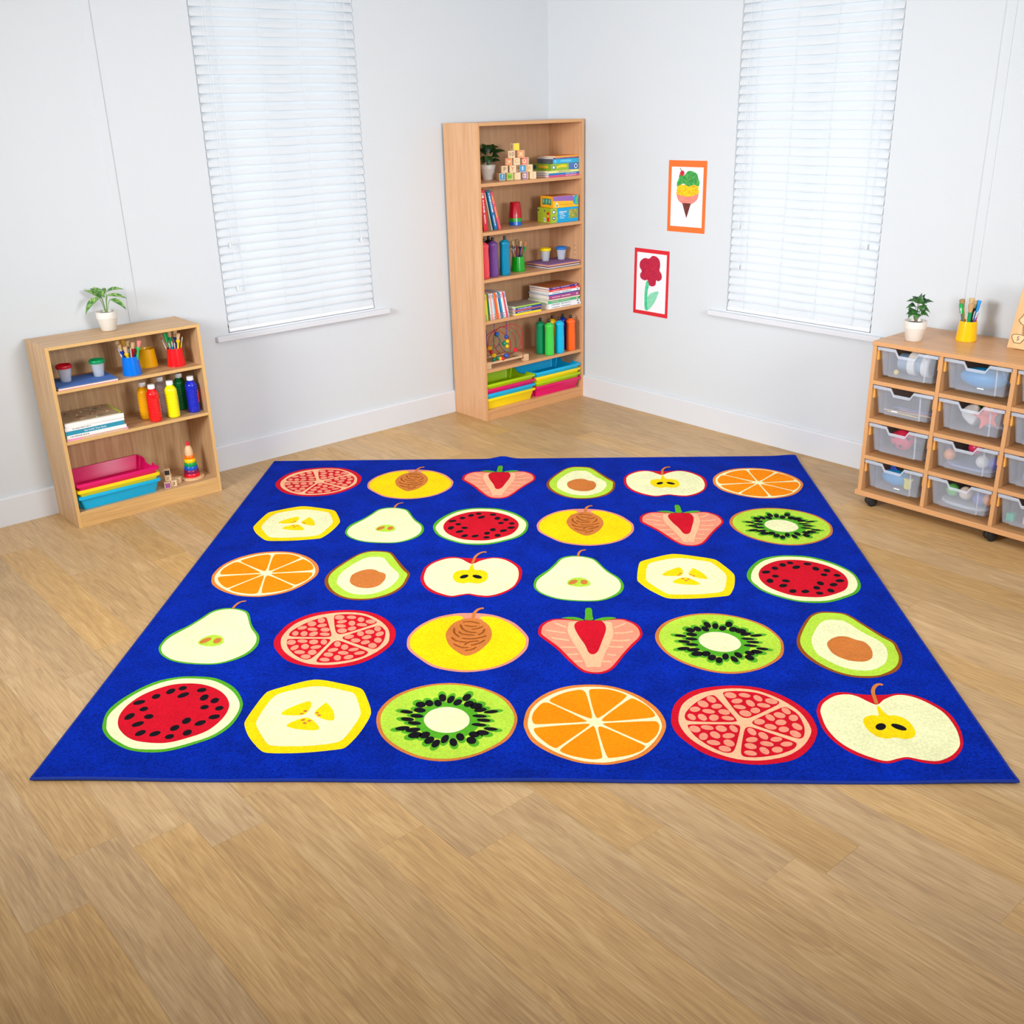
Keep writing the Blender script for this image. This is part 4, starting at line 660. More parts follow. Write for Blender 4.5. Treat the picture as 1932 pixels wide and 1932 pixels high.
# ------------------------------------------------------------------ bottles
def paint_bottle(label, x, y, z, col, clear=False, rz=0):
    o = thing('paint_bottle', label, 'paint bottle', (x, y, z), R(rz), 'ribbed paint bottles on the low bookcase')
    pr = [(.001, .0), (.026, .0), (.0305, .004), (.031, .012)]
    for k in range(8):
        z0 = .018+k*.0145; pr += [(.0300, z0), (.0314, z0+.004), (.0318, z0+.0072), (.0314, z0+.0105)]
    pr += [(.0302, .136), (.031, .141), (.029, .149), (.022, .160), (.0155, .167), (.0135, .170), (.0135, .176), (.001, .176)]
    mb = clear_mat('clear_glitter', col, .62, .15) if clear else mat(col, .12, .6)
    bm_ = M().lathe(pr, 48, cap0=False, cap1=False)
    for v in bm_.v:
        if .017 < v.z < .134: q = 1+.016*cos(12*math.atan2(v.y, v.x)); v.x *= q; v.y *= q
    bm_.build('bottle_body', mb, o, smooth=60)
    cp = M().lathe([(.001, .170), (.0165, .170), (.017, .172), (.017, .189), (.0155, .192), (.001, .192)], 30, cap0=False, cap1=False)
    for k in range(24): a = 2*pi*k/24; cp.box((.0165, -.0008, .172), (.0176, .0008, .189), T=Matrix.Rotation(a, 4, 'Z'))
    cp.build('cap', mat((246, 247, 250), .35), o)
    if not clear:
        lb_ = M(); n_ = 10
        vs = [(.0322*cos(.3+.9*k/n_), .0322*sin(.3+.9*k/n_), zz) for zz in (.05, .12) for k in range(n_+1)]
        lb_.add(vs, [(k, k+1, n_+2+k, n_+1+k) for k in range(n_)]).build('side_label', mat((238, 60, 90) if col[2] > 150 and col[0] < 100 else [min(255, int(v*.6+70)) for v in col], .5), o)
for x, y, c_, nm, cl in ((-3.006, -.170, (250, 176, 10), 'orange yellow', 0), (-2.990, -.248, (236, 24, 28), 'red', 0), (-2.896, -.128, (206, 184, 186), 'clear glittery', 1), (-2.890, -.240, (248, 236, 10), 'bright yellow', 0), (-2.792, -.128, (6, 120, 58), 'dark green', 0), (-2.772, -.226, (22, 40, 190), 'royal blue', 0)):
    paint_bottle(nm+' ribbed paint bottle with a white cap on the low bookcase', x, y, LS2+.0003, c_, cl, -72)
def slim_bottle(label, x, y, z, col, group, clear=False, k=1.17):
    o = thing('paint_bottle', label, 'paint bottle', (x, y, z), 0, group)
    pr = [(.001, 0), (.024, 0), (.0268, .003), (.0272, .02), (.0268, .10), (.0250, .150), (.0243, .170), (.0256, .186), (.0272, .196), (.0262, .203), (.0150, .214), (.0085, .219), (.0080, .222), (.001, .222)]
    pr = [(r*(k if r > .012 else 1), z_) for r, z_ in pr]
    M().lathe(pr, 36, cap0=False, cap1=False).build('bottle_body', clear_mat('clear_bottle', (220, 214, 210), .4, .15) if clear else mat(col, .2, .5), o, smooth=60)
    M().lathe([(.001, .219), (.0088, .219), (.0092, .222), (.0088, .238), (.0075, .240), (.001, .240)], 20, cap0=False, cap1=False).build('cap', mat((22, 22, 26), .35), o)
G1 = 'slim paint bottles on the third shelf'
for x, y, c_, nm, cl in ((-.812, -.276, (240, 74, 84), 'coral red slim paint bottle', 0), (-.800, -.200, (220, 214, 210), 'clear slim paint bottle behind the coral red one', 1), (-.727, -.262, (112, 70, 142), 'purple slim paint bottle', 0), (-.700, -.190, (28, 30, 40), 'black slim paint bottle behind the purple one', 0), (-.634, -.268, (0, 130, 168), 'teal slim paint bottle', 0)):
    slim_bottle(nm+', third shelf of the tall bookcase', x, y, TS['c']+.0003, c_, G1, cl, 1.22)
G2 = 'slim paint bottles on the fifth shelf'
for x, y, c_, nm in ((-.298, -.222, (0, 140, 90), 'dark green'), (-.286, -.296, (70, 206, 76), 'light green'), (-.186, -.218, (250, 196, 20), 'amber yellow'), (-.195, -.298, (0, 180, 226), 'sky blue'), (-.098, -.228, (10, 50, 150), 'navy blue'), (-.088, -.296, (252, 100, 24), 'orange')):
    slim_bottle(nm+' slim paint bottle on the fifth shelf of the tall bookcase', x, y, TS['e']+.0003, c_, G2)
# ------------------------------------------------------------------ lidded pots
def lid_pot(label, x, y, z, col, where):
    o = thing('lidded_pot', label, 'paint pot', (x, y, z), 0, where)
    M().lathe([(.001, 0), (.0225, 0), (.024, .002), (.0325, .066), (.0310, .066), (.0225, .0035), (.001, .0035)], 32, cap0=False, cap1=False).build('cup', CUPC, o)
    M().lathe([(.001, .030), (.008, .030), (.0105, .048), (.024, .070), (.033, .0735), (.0345, .066), (.0365, .066), (.0385, .074), (.0375, .080), (.034, .083), (.026, .079), (.010, .070), (.006, .060), (.001, .060)], 32, cap0=False, cap1=False).build('lid', mat(col, .25), o)
lid_pot('red lidded translucent paint pot on blue paper in the low bookcase', -3.372, -.180, LP, (196, 10, 36), 'lidded pots on the low bookcase')
lid_pot('green lidded translucent paint pot on blue paper in the low bookcase', -3.215, -.188, LP, (0, 150, 88), 'lidded pots on the low bookcase')
lid_pot('yellow lidded translucent paint pot on purple paper in the tall bookcase', -.200, -.172, TP, (246, 214, 10), 'lidded pots in the tall bookcase')
lid_pot('blue lidded translucent paint pot on purple paper in the tall bookcase', -.081, -.200, TP, (20, 110, 190), 'lidded pots in the tall bookcase')
# ------------------------------------------------------------------ water cups and brushes
def cup(label, x, y, z, col, rb=.0465, rt=.0385, h=.092):
    o = M().lathe([(.001, 0), (rb-.001, 0), (rb, .002), (rb-.0005, .006), (rt+.0005, h-.003), (rt, h), (rt-.0015, h+.0004), (rt-.003, h-.003), (rb-.004, .004), (.001, .004)], 44, cap0=False, cap1=False).build('water_cup', mat(col, .18, .5), None, smooth=50)
    o.location = (x, y, z); tag(o, label, 'cup', 'tapered water cups')
RV = Vector((sin(YAW), -cos(YAW), 0)); DV = Vector((cos(YAW), sin(YAW), 0))
TAN = (220, 186, 140); HAIR = {}
def brush(label, cx_, cy_, z0, dx, tipz, kind, hc, dd=0, bc_=TAN, fc=None, group=None, b0=None):
    base = Vector((cx_, cy_, z0+.007))+RV*(b0 if b0 is not None else dx*.25)+DV*dd*.3
    tip = Vector((cx_, cy_, 0))+RV*dx+DV*dd; tip.z = tipz
    d = tip-base; L = d.length; m_ = d.to_track_quat('Z', 'Y').to_matrix().to_4x4(); m_.translation = base
    o = thing('paint_brush', label, 'paint brush', mtx=m_, group=group)
    hm = mat(hc, .3); bm_ = mat(bc_, .9, .1)
    if kind == 'chunky':
        M().lathe([(.003, 0), (.006, .004), (.0065, L*.45), (.0050, L*.60), (.0055, L-.052), (.0100, L-.044), (.0108, L-.036), (.0075, L-.034)], 14).build('handle', hm, o)
        M().lathe([(.0065, L-.036), (.0080, L-.026), (.0105, L-.010), (.0110, L-.003), (.0080, L)], 14).build('bristles', bm_, o)
    elif kind == 'flat':
        F = Matrix.Diagonal((1.1, .65, 1, 1))
        M().lathe([(.004, 0), (.005, L*.6), (.0055, L*.72), (.0125, L*.74), (.0130, L)], 14, T=F).build('handle', hm, o)
    elif kind == 'round':
        M().lathe([(.003, 0), (.0055, .004), (.0075, L*.5), (.0085, L-.038)], 14).build('handle', hm, o)
        M().lathe([(.0085, L-.038), (.0088, L-.033), (.0125, L-.012), (.0130, L-.003), (.0095, L)], 14).build('bristles', bm_, o)
    else:
        M().lathe([(.0016, 0), (.0034, L*.35), (.0022, L-.030)], 10).build('handle', hm, o)
        M().lathe([(.0024, L-.030), (.0026, L-.014)], 10).build('ferrule', mat(fc or (200, 204, 210), .3), o)
        M().lathe([(.0026, L-.014), (.0030, L-.009), (.0006, L)], 10).build('bristles', bm_, o)
def brushes(where, x, y, z, L):
    for nm, dx, tz, k, hc, dd, bc_ in L: brush('%s %s' % (nm, where), x, y, z, dx, tz, k, hc, dd, bc_ or TAN, group='brushes '+where)
cup('blue water cup full of brushes on the low bookcase', -3.062, -.222, LS1+.0003, (0, 116, 226))
cup('orange yellow empty water cup between the blue and red ones', -2.932, -.112, LS1+.0003, (252, 184, 8))
cup('red water cup full of brushes on the low bookcase', -2.822, -.205, LS1+.0003, (232, 24, 30))
cup('bright green water cup with brushes in the tall bookcase', -.470, -.205, TS['c']+.0003, (20, 172, 30))
cup('yellow water cup with brushes on top of the tray cabinet', -.158, -3.050, KH+.0003, (254, 192, 6))
brushes('in the blue water cup', -3.062, -.222, LS1, [
    ('brush with white handle and tan bristles leaning out', -.059, .868, 'round', (240, 244, 250), .005, None), ('brush with royal blue collar', -.040, .852, 'chunky', (14, 60, 170), -.012, None), ('brush with golden bristles', -.030, .873, 'round', (220, 160, 60), .012, (200, 150, 60)),
    ('brush with pale plastic handle and tan bristles', -.008, .864, 'round', (200, 190, 180), .020, None), ('chunky yellow handled brush', -.010, .842, 'chunky', (250, 208, 10), -.020, None), ('dark green handled thin brush', .002, .842, 'thin', (10, 110, 50), -.006, (40, 60, 40)),
    ('red handled chunky brush', .024, .860, 'chunky', (190, 20, 40), .004, None), ('light green handled brush with pink bristles', .062, .868, 'chunky', (40, 190, 110), -.006, (236, 140, 130)), ('clear handled thin brush', .018, .838, 'thin', (200, 206, 214), -.018, None)])
brushes('in the red water cup', -2.822, -.205, LS1, [
    ('thin white brush with a red tip', -.060, .846, 'thin', (240, 240, 244), -.004, (220, 40, 50)), ('flat green handled tool', -.041, .866, 'flat', (10, 180, 96), .004, None), ('green brush with tan bristles', -.021, .876, 'chunky', (20, 160, 90), .014, None), ('chunky navy handled brush', .014, .878, 'chunky', (10, 40, 130), .004, None),
    ('chunky yellow handled brush', .033, .866, 'chunky', (252, 206, 6), -.010, None), ('thin yellow handled brush', .048, .846, 'thin', (246, 220, 30), .004, (220, 210, 190)), ('thin purple handled brush', -.018, .822, 'thin', (130, 60, 190), -.022, (210, 210, 216)), ('thin blue handled brush', -.002, .828, 'thin', (20, 110, 190), -.022, (210, 210, 216)), ('thin sky blue handled brush', .012, .822, 'thin', (60, 170, 220), -.024, (210, 210, 216))])
brushes('in the green water cup', -.470, -.205, TS['c'], [
    ('thin brush with dark tip leaning out', -.046, 1.064, 'thin', (40, 40, 60), -.004, (30, 30, 40)), ('thin white handled brush', -.037, 1.068, 'thin', (236, 236, 240), -.012, (40, 40, 60)), ('thin orange handled brush', -.030, 1.060, 'thin', (240, 130, 40), -.020, (30, 30, 40)), ('thin blue handled brush', -.020, 1.066, 'thin', (60, 110, 200), -.018, (60, 60, 80)), ('tan bristled brush at the back', -.034, 1.092, 'round', (120, 90, 70), .018, None),
    ('brown bristled brush', -.006, 1.100, 'round', (150, 60, 40), .016, (180, 150, 110)), ('chunky navy handled brush', .018, 1.092, 'chunky', (10, 30, 110), -.006, None), ('chunky green handled brush leaning out', .052, 1.088, 'chunky', (20, 160, 70), .002, (190, 130, 90)), ('thin red handled brush', .036, 1.080, 'thin', (210, 60, 40), .016, None)])
brushes('in the yellow water cup', -.158, -3.050, KH, [
    ('flat green handled tool leaning out', -.046, 1.000, 'flat', (20, 180, 90), .004, None), ('yellow brush with brown bristles', -.037, 1.018, 'round', (236, 180, 20), .016, (170, 136, 96)), ('thin blue and white brush', -.049, .984, 'thin', (70, 90, 180), -.008, (240, 240, 240)), ('thick green handled brush with tan bristles', -.008, 1.002, 'round', (0, 152, 84), -.022, (200, 164, 116)),
    ('brush with broad pale bristles at the back', .010, 1.022, 'round', (30, 30, 34), .018, (214, 182, 136)), ('black handled brush', .020, 1.012, 'chunky', (24, 24, 28), .004, (190, 160, 120)), ('flat sky blue handled tool leaning out', .036, 1.014, 'flat', (30, 150, 226), -.004, None), ('thin purple handled brush', .026, .964, 'thin', (120, 70, 170), -.020, (220, 210, 214)), ('thin magenta handled brush', .040, .966, 'thin', (206, 40, 120), -.010, (220, 206, 210)), ('cream handled brush', -.022, .972, 'thin', (226, 200, 150), -.020, (200, 180, 150))])
# stacked beakers
z = TS['b']+.0003
for k, (c_, nm) in enumerate((((0, 100, 206), 'blue beaker at the bottom of the nested stack on the second shelf'), ((20, 170, 50), 'green beaker between the blue and red beakers'), ((190, 8, 34), 'red beaker on top of the nested stack on the second shelf'))):
    o = M().lathe([(.0415, 0), (.043, .001), (.0425, .006), (.034, .094), (.031, .098), (.001, .098), (.001, .096), (.030, .096), (.0325, .093), (.041, .002)], 40, cap0=False, cap1=False).build('beaker', mat(c_, .2, .5), None, smooth=50)
    o.location = (-.446, -.158, z+k*.0222); tag(o, nm, 'beaker', 'nested beakers')
# ------------------------------------------------------------------ plants
POTW = mat((226, 220, 210), .4, name='pale_glazed_clay')
def pot(o, r0, r1, h, band, mt_=None):
    M().lathe([(.001, 0), (r0-.002, 0), (r0, .002), (r1*.93, h-band), (r1*.985, h-band+.001), (r1, h-.002), (r1-.001, h), (r1-.004, h), (r1-.006, h-.014), (.001, h-.014)], 40, cap0=False, cap1=False).build('pot', mt_ or POTW, o, smooth=50)
    M().lathe([(.001, h-.014), (r1-.007, h-.0135), (r1-.007, h-.0125), (.001, h-.010)], 24, cap0=False, cap1=False).build('soil', mat((52, 40, 34), .95), o)
def leafmat(name, c1, c2, sc):
    m_ = bpy.data.materials.new(name); m_.use_nodes = True; nt = m_.node_tree; b = nt.nodes['Principled BSDF']; b.inputs['Roughness'].default_value = .4
    n = nt.nodes.new('ShaderNodeTexNoise'); n.inputs['Scale'].default_value = sc; n.inputs['Detail'].default_value = 4; n.inputs['Distortion'].default_value = 1.5
    tc = nt.nodes.new('ShaderNodeTexCoord'); nt.links.new(tc.outputs['Object'], n.inputs[0])
    cr = nt.nodes.new('ShaderNodeValToRGB'); cr.color_ramp.elements[0].position = .42; cr.color_ramp.elements[1].position = .62
    cr.color_ramp.elements[0].color = srgb(c1); cr.color_ramp.elements[1].color = srgb(c2)
    nt.links.new(n.outputs['Fac'], cr.inputs[0]); nt.links.new(cr.outputs[0], b.inputs['Base Color']); return m_
def leaf(s, a, b_, wd, sag, shape='lance', nrm=(0, 0, 1), mi=0):
    a, b_ = Vector(a), Vector(b_); ax = b_-a; L = ax.length; u = ax.normalized(); nv = Vector(nrm); nv = (nv-u*nv.dot(u)).normalized(); sd = u.cross(nv); n = 12; vs = []
    for i in range(n+1):
        t = i/n; p = a+ax*t+nv*(sag*4*t*(1-t))
        if shape == 'lance': w_ = wd*(sin(pi*t**.8))**.9*(1-.15*t)
        elif shape == 'broad': w_ = wd*(sin(pi*t**.75))**.7
        else: w_ = wd*[.0, .75, 1.0, .62, .80, .58, .42, .5, .34, .24, .16, .08, 0][i]
        if i in (0, n): w_ = wd*.02
        for q in (-1, -.5, 0, .5, 1): vs.append(p+sd*(w_/2*q)+nv*(abs(q)*w_*.16))
    m_ = len(vs); fs = [(i*5+j, i*5+j+1, (i+1)*5+j+1, (i+1)*5+j) for i in range(n) for j in range(4)]
    s.add(vs, fs, mi); s.add([v-nv*.0004 for v in vs], [f[::-1] for f in fs], mi)
def plant(name, label, x, y, z, stems, leaves, lm, shape, po, stc=(110, 150, 50), sr=.0016):
    o = thing(name, label, 'potted plant', (x, y, z)); pot(o, *po); zb = po[2]-.012
    P = lambda dx, zz, dd: RV*dx+DV*dd+Vector((0, 0, zz-z))
    st = M(); lv = M()
    for (x1, z1, d1) in stems:
        e_ = P(x1, z1, d1); s0 = Vector((e_.x*.12, e_.y*.12, zb)); md = s0.lerp(e_, .55)+Vector((0, 0, .012)); st.tube(catmull([tuple(s0), tuple(md), tuple(e_)], False, 5), sr, 6)
    for x0, z0_, d0, x1, z1, d1, wd, sag in leaves: leaf(lv, P(x0, z0_, d0), P(x1, z1, d1), wd*1.32, sag, shape, nrm=(-.45*DV+Vector((0, 0, 1))))
    st.build('stems', mat(stc, .5), o); lv.build('leaves', lm, o, smooth=80)
L1 = leafmat('variegated_leaf', (52, 112, 48), (150, 186, 92), 46); L2_ = leafmat('dark_leaf', (18, 52, 24), (44, 92, 34), 14); L3_ = leafmat('ivy_leaf', (26, 70, 34), (66, 120, 44), 24)
plant('potted_plant', 'potted plant with long arching striped leaves on top of the low bookcase', -3.098, -.100, HH+.0002,
      [(-.009, 1.068, .0), (-.017, 1.080, .01), (.006, 1.072, .02), (-.015, 1.072, -.02), (.012, 1.090, .01), (.019, 1.079, .0), (.038, 1.064, -.02)],
      [(-.012, 1.066, 0, -.098, 1.106, .01, .022, .010), (-.017, 1.078, .01, -.074, 1.110, .03, .020, .008), (.004, 1.070, .0, -.046, 1.123, .0, .026, .006), (-.010, 1.074, -.02, -.086, .995, -.045, .040, .012), (.010, 1.094, .01, .097, 1.104, .02, .024, .010), (.014, 1.078, .0, .114, 1.062, .0, .022, .010), (.036, 1.064, -.02, .117, 1.014, -.04, .024, .016), (-.004, 1.082, .03, -.03, 1.10, .07, .026, .01)],
      L1, 'lance', (.0355, .0510, .094, .034))
plant('potted_plant', 'potted plant with broad dark leaves in a white pot beside the alphabet blocks', -.602, -.088, TS['a']+.0002,
      [(-.01, 1.60, 0), (.02, 1.62, .01), (.0, 1.64, 0), (.03, 1.60, -.01), (-.02, 1.59, 0)],
      [(-.006, 1.630, .01, -.034, 1.682, .02, .034, .006), (.010, 1.630, .0, .004, 1.676, .02, .036, .006), (.012, 1.635, .01, .042, 1.678, .02, .032, .005), (.014, 1.620, -.01, .060, 1.648, -.02, .044, .006), (.030, 1.618, .01, .112, 1.636, .02, .034, .008), (-.010, 1.612, .0, -.050, 1.640, .0, .036, .008), (-.008, 1.60, -.02, -.030, 1.566, -.04, .034, .010),
       (.0, 1.612, -.03, .010, 1.560, -.05, .038, .008), (.012, 1.570, -.03, .080, 1.582, -.04, .034, .008), (.020, 1.600, -.02, .074, 1.600, -.03, .040, .008), (-.012, 1.59, .01, -.052, 1.59, .02, .036, .006), (.010, 1.640, .03, .07, 1.66, .05, .036, .006), (-.02, 1.62, .03, -.06, 1.65, .03, .03, .006)],
      L2_, 'broad', (.0345, .0485, .089, .026), (50, 90, 40))
plant('potted_plant', 'potted ivy with pointed leaves in a pale pot on the tray cabinet', -.322, -2.876, KH+.0002,
      [(-.01, .985, 0), (.01, 1.0, .01), (.02, .98, 0), (.0, 1.02, 0), (-.03, .96, -.01), (.03, .965, 0)],
      [(.004, 1.000, .0, .012, 1.050, .0, .040, .004), (.012, 1.004, .01, .034, 1.042, .01, .034, .004), (-.004, 1.008, .0, -.056, 1.012, .0, .036, .006), (.014, 1.000, .0, .070, 1.008, -.01, .044, .008), (-.012, .990, -.01, -.062, .984, -.02, .036, .008), (.004, .996, -.02, .010, .962, -.03, .044, .006), (-.014, .975, -.01, -.050, .938, -.03, .048, .008), (-.020, .962, -.02, -.058, .955, -.02, .034, .006),
       (.012, .976, -.01, .056, .958, -.02, .042, .008), (.020, .985, .0, .050, .974, .0, .030, .006), (.006, .960, -.03, .044, .944, -.04, .038, .006), (.0, 1.01, .02, -.02, 1.03, .03, .034, .004), (-.005, .960, -.03, -.022, .930, -.04, .036, .006)],
      L3_, 'ivy', (.0365, .0520, .094, .034), (120, 96, 60), .0013)
# ------------------------------------------------------------------ wooden alphabet blocks
BW = mat((232, 200, 158), .5, name='block_wood'); S_ = .0425
def abc(label, c, z, rz, ch=None, col=None, frame=None, fill=None, ch2=None, col2=None, fill2=None, s=S_, group='alphabet blocks pyramid', rz2=None, tri=False):
    o = thing('alphabet_block', label, 'toy block', (c[0], c[1], z), R(rz), group); h = s/2
    M().box((-h, -h, 0), (h, h, s)).build('cube_body', BW, o, smooth=0, bev=.0015)
    g_ = s*.10; k = s*.12
    def face(T_, fr, fi, ch_, cl):
        f_ = T_@Matrix.Rotation(R(90), 4, 'X')
        if fi: M().poly(rect(-h+g_, g_, h-g_, s-g_), h, h+.0003, T=f_).build('face_fill', mat(fi, .5), o, smooth=0)
        if fr:
            q = M(); a_, b_ = h-g_*.6, h-g_*.6-k
            for r4 in (rect(-a_, h-a_, a_, h-b_), rect(-a_, h+b_, a_, h+a_), rect(-a_, h-b_, -b_, h+b_), rect(b_, h-b_, a_, h+b_)): q.poly(r4, h, h+.0005, T=f_)
            q.build('face_frame', mat(fr, .5), o, smooth=0)
        if ch_:
            t_ = text(ch_, s*.78, mat(cl, .5), o, (0, 0, 0), (0, 0, 0), 'block_letter', s*.62)
            t_.matrix_local = f_@Matrix.Translation((0, h, h+.0006))
    face(Matrix(), frame, fill, ch, col)
    if tri: M().poly(ribbon([(-.009, s*.72), (.009, s*.72), (0, s*.28), (-.009, s*.72)], .0016), h, h+.0005, T=Matrix.Rotation(R(90), 4, 'X')).build('block_mark', mat((150, 100, 60), .5), o, smooth=0)
    if ch2 or fill2: face(Matrix.Rotation(R(rz2 if rz2 is not None else -90), 4, 'Z'), None, fill2, ch2, col2)
    return o
def bp(px): t = (px-810)/375; return (-.602+.196*t+.012, -.222-.062*t+.016)
Z1 = TS['a']+.0003; d_ = S_+.0004
OR, GB, LG, PU, RD = (240, 120, 40), (60, 160, 206), (140, 196, 40), (100, 50, 150), (206, 50, 60); BR = (120, 80, 50)
for px, row, rz, kw, lab in (
    (800, 0, -18, dict(ch='f', col=(246, 246, 246), fill=GB), 'with a white f on light blue, first in the bottom row'), (910, 0, -44, dict(ch='w', col=(60, 140, 30), fill=LG), 'with a green w on lime, bottom row of the pyramid'),
    (1000, 0, -42, dict(ch='J', col=(214, 190, 150)), 'with a faded J, middle of the bottom row'), (1098, 0, -56, dict(ch='h', col=PU, frame=PU), 'with a purple h in a purple frame'), (1190, 0, -36, dict(ch='2', col=(200, 160, 120)), 'with a tan 2, last in the bottom row'),
    (835, 1, -24, dict(ch='P', col=BR), 'with a brown P, first in the second row'), (948, 1, -44, dict(ch='Y', col=(190, 110, 80)), 'with a rusty Y in the second row'), (1078, 1, -52, dict(ch='I', col=(250, 250, 250), fill=GB, frame=(30, 110, 160)), 'with a white I on blue in the second row'), (1150, 1, -40, dict(ch='8', col=(200, 140, 60)), 'with an ochre 8, last in the second row'),
    (900, 2, -44, dict(ch='C', col=OR, frame=OR), 'with an orange C, first in the third row'), (993, 2, -38, dict(ch='G', col=(190, 150, 110)), 'with a faint G in the third row'), (1100, 2, -54, dict(ch='X', col=RD, frame=RD), 'with a red X in a red frame, third row'),
    (934, 3, -40, dict(ch='10', col=BR), 'with a brown 10 in the fourth row'), (1052, 3, -44, dict(ch='O', col=OR, frame=OR), 'with an orange O in the fourth row'), (975, 4, -5, dict(ch=None, fill=None, ch2='3', col2=BR, rz2=-90), 'with a brown 3 and a yellow face topping the pyramid')):
    c_ = bp(px); o = abc('wooden alphabet block '+lab, c_, Z1+row*d_, rz, **kw)
    if row == 4:
        M().poly(rect(-.0195, .002, .0195, .0405), .0213, .0217, T=Matrix.Rotation(R(90), 4, 'X')).build('face_fill', mat((240, 220, 60), .5), o, smooth=0)
c_ = bp(1022); abc('plain wooden alphabet block half hidden behind the second row', (c_[0]+.02, c_[1]+.028), Z1+d_, -40, ch='H', col=BR)
# small blocks on the low bookcase
s = .0315
def sb(label, x, y, z, rz, **k): abc(label, (x, y), z, rz, s=s, group='small number blocks', **k)
sb('small purple wooden block beside the number 3 block', -2.990, -.256, LS3+.0003, -12, fill=(150, 70, 150), ch='7', col=(190, 120, 90))
sb('small wooden block with a black 3 beside the ring stacker', -2.952, -.248, LS3+.0003, -14, ch='3', col=(30, 28, 30))
sb('small wooden block with a triangle near the ring stacker base', -2.915, -.222, LS3+.0003, -36, tri=True)
sb('small wooden block resting on the purple and number 3 blocks', -2.973, -.243, LS3+.0003+s+.0003, -30, ch='X', col=(160, 120, 90))
sb('small wooden block with a dark square topping the little stack', -2.975, -.240, LS3+.0003+2*(s+.0003), -22, fill=(44, 30, 34))
sb('small wooden block standing behind the little stack', -2.945, -.205, LS3+.0003, -60, ch='1', col=(60, 40, 40))
# ------------------------------------------------------------------ ring stacker
rs = thing('ring_stacker', 'rainbow ring stacking cone toy on the bottom of the low bookcase', 'stacking toy', (-2.826, -.200, LS3+.0003))
M().lathe([(.001, 0), (.060, 0), (.0625, .003), (.0615, .009), (.058, .011), (.001, .011)], 44, cap0=False, cap1=False).build('base', mat((228, 186, 138), .4), rs)
z = .0113
for k, c_ in enumerate(((226, 14, 44), (130, 20, 84), (16, 90, 200), (0, 160, 76), (250, 214, 0), (250, 120, 10))):
    r = .0425-k*.0032; h_ = .0196
    M().lathe([(.008, z), (r-.001, z), (r, z+.002), (r-.0012, z+h_-.002), (r-.003, z+h_), (.008, z+h_)], 40, cap0=False, cap1=False).build('ring', mat(c_, .22), rs); z += h_+.0002
M().lathe([(.001, z), (.0215, z), (.0215, z+.02), (.019, z+.036), (.013, z+.048), (.006, z+.053), (.001, z+.054)], 30, cap0=False, cap1=False).build('head', mat((238, 196, 150), .35), rs)
M().lathe([(.001, z+.050), (.0075, z+.050), (.008, z+.068), (.0065, z+.073), (.001, z+.074)], 20, cap0=False, cap1=False).build('knob', mat((236, 30, 60), .3), rs)
# ------------------------------------------------------------------ bead maze
bmz = thing('bead_maze', 'wooden bead maze with looping red, green and blue wires, fifth shelf', 'bead maze', (-.665, -.235, TS['e']+.0003))
Wd = mat((222, 184, 142), .45); ox, oy, oz = bmz.location
ZB = TS['e']+.0003
for x in (-.825, -.505):
    M(bmz.location).box((x-.019, -.312, ZB), (x+.019, -.276, ZB+.018)).box((x-.019, -.180, ZB), (x+.019, -.145, ZB+.018)).box((x-.019, -.312, ZB+.0179), (x+.019, -.145, ZB+.044)).build('end_block', Wd, bmz, smooth=0, bev=.002)
M(bmz.location).tube([(-.81, -.300, ZB+.032), (-.52, -.300, ZB+.032)], .0075, 12).build('rail', Wd, bmz)
M(bmz.location).tube([(-.81, -.158, ZB+.032), (-.52, -.158, ZB+.032)], .0075, 12).build('rail', Wd, bmz)
P0 = Vector((-.70, -.26, 0))
def W3(x, z, d=0, k=.0): return tuple(P0+RV*x+DV*d+Vector((0, 0, z)))
def wire(nm, L, c_, d0=0, d1=0, r=.0021):
    n_ = len(L); pts = [W3(x, z, d0+(d1-d0)*i/(n_-1)) for i, (x, z) in enumerate(L)]
    M(bmz.location).tube(catmull(pts, False, 5), r, 6).build('wire', mat(c_, .3), bmz)
RW, GW, BW_ = (182, 18, 34), (16, 130, 84), (70, 50, 170)
wire('r', [(-.11, .470), (-.093, .502), (-.07, .536), (-.027, .562), (.032, .587), (.085, .600), (.127, .587), (.150, .557), (.156, .514), (.157, .376)], RW, -.03, -.005)
wire('r', [(-.067, .42), (-.067, .472), (-.058, .520), (-.027, .556), (.032, .584), (.084, .575), (.121, .547), (.141, .498), (.140, .456), (.112, .424), (.06, .40)], RW, -.02, .02)
wire('r', [(.004, .556), (.041, .528), (.074, .490), (.078, .441), (.059, .398), (.021, .390), (-.010, .420), (-.030, .460), (-.034, .503), (-.017, .546), (.02, .575), (.068, .554), (.094, .527), (.109, .483), (.11, .429)], RW, .01, .04)
wire('r', [(.005, .47), (.02, .44), (.05, .412), (.09, .405), (.112, .42)], (70, 20, 40), .0, .02)
wire('g', [(-.033, .363), (-.036, .423), (-.032, .476), (-.023, .514), (-.002, .529), (.013, .502), (.023, .469), (.049, .431), (.086, .417)], GW, -.03, .0)
wire('g', [(.05, .463), (.067, .511), (.084, .548), (.100, .553), (.112, .531), (.114, .425)], GW, .03, .03)
wire('b', [(-.105, .600), (-.090, .590), (-.077, .563), (-.076, .504), (-.073, .461), (-.058, .429), (-.033, .368)], BW_, -.04, -.03)
wire('b', [(-.023, .612), (-.027, .562), (-.015, .524), (.005, .497), (.005, .470), (-.020, .438)], BW_, .02, .02)
wire('b', [(.052, .612), (.054, .565), (.051, .512), (.055, .440)], BW_, .03, .03)
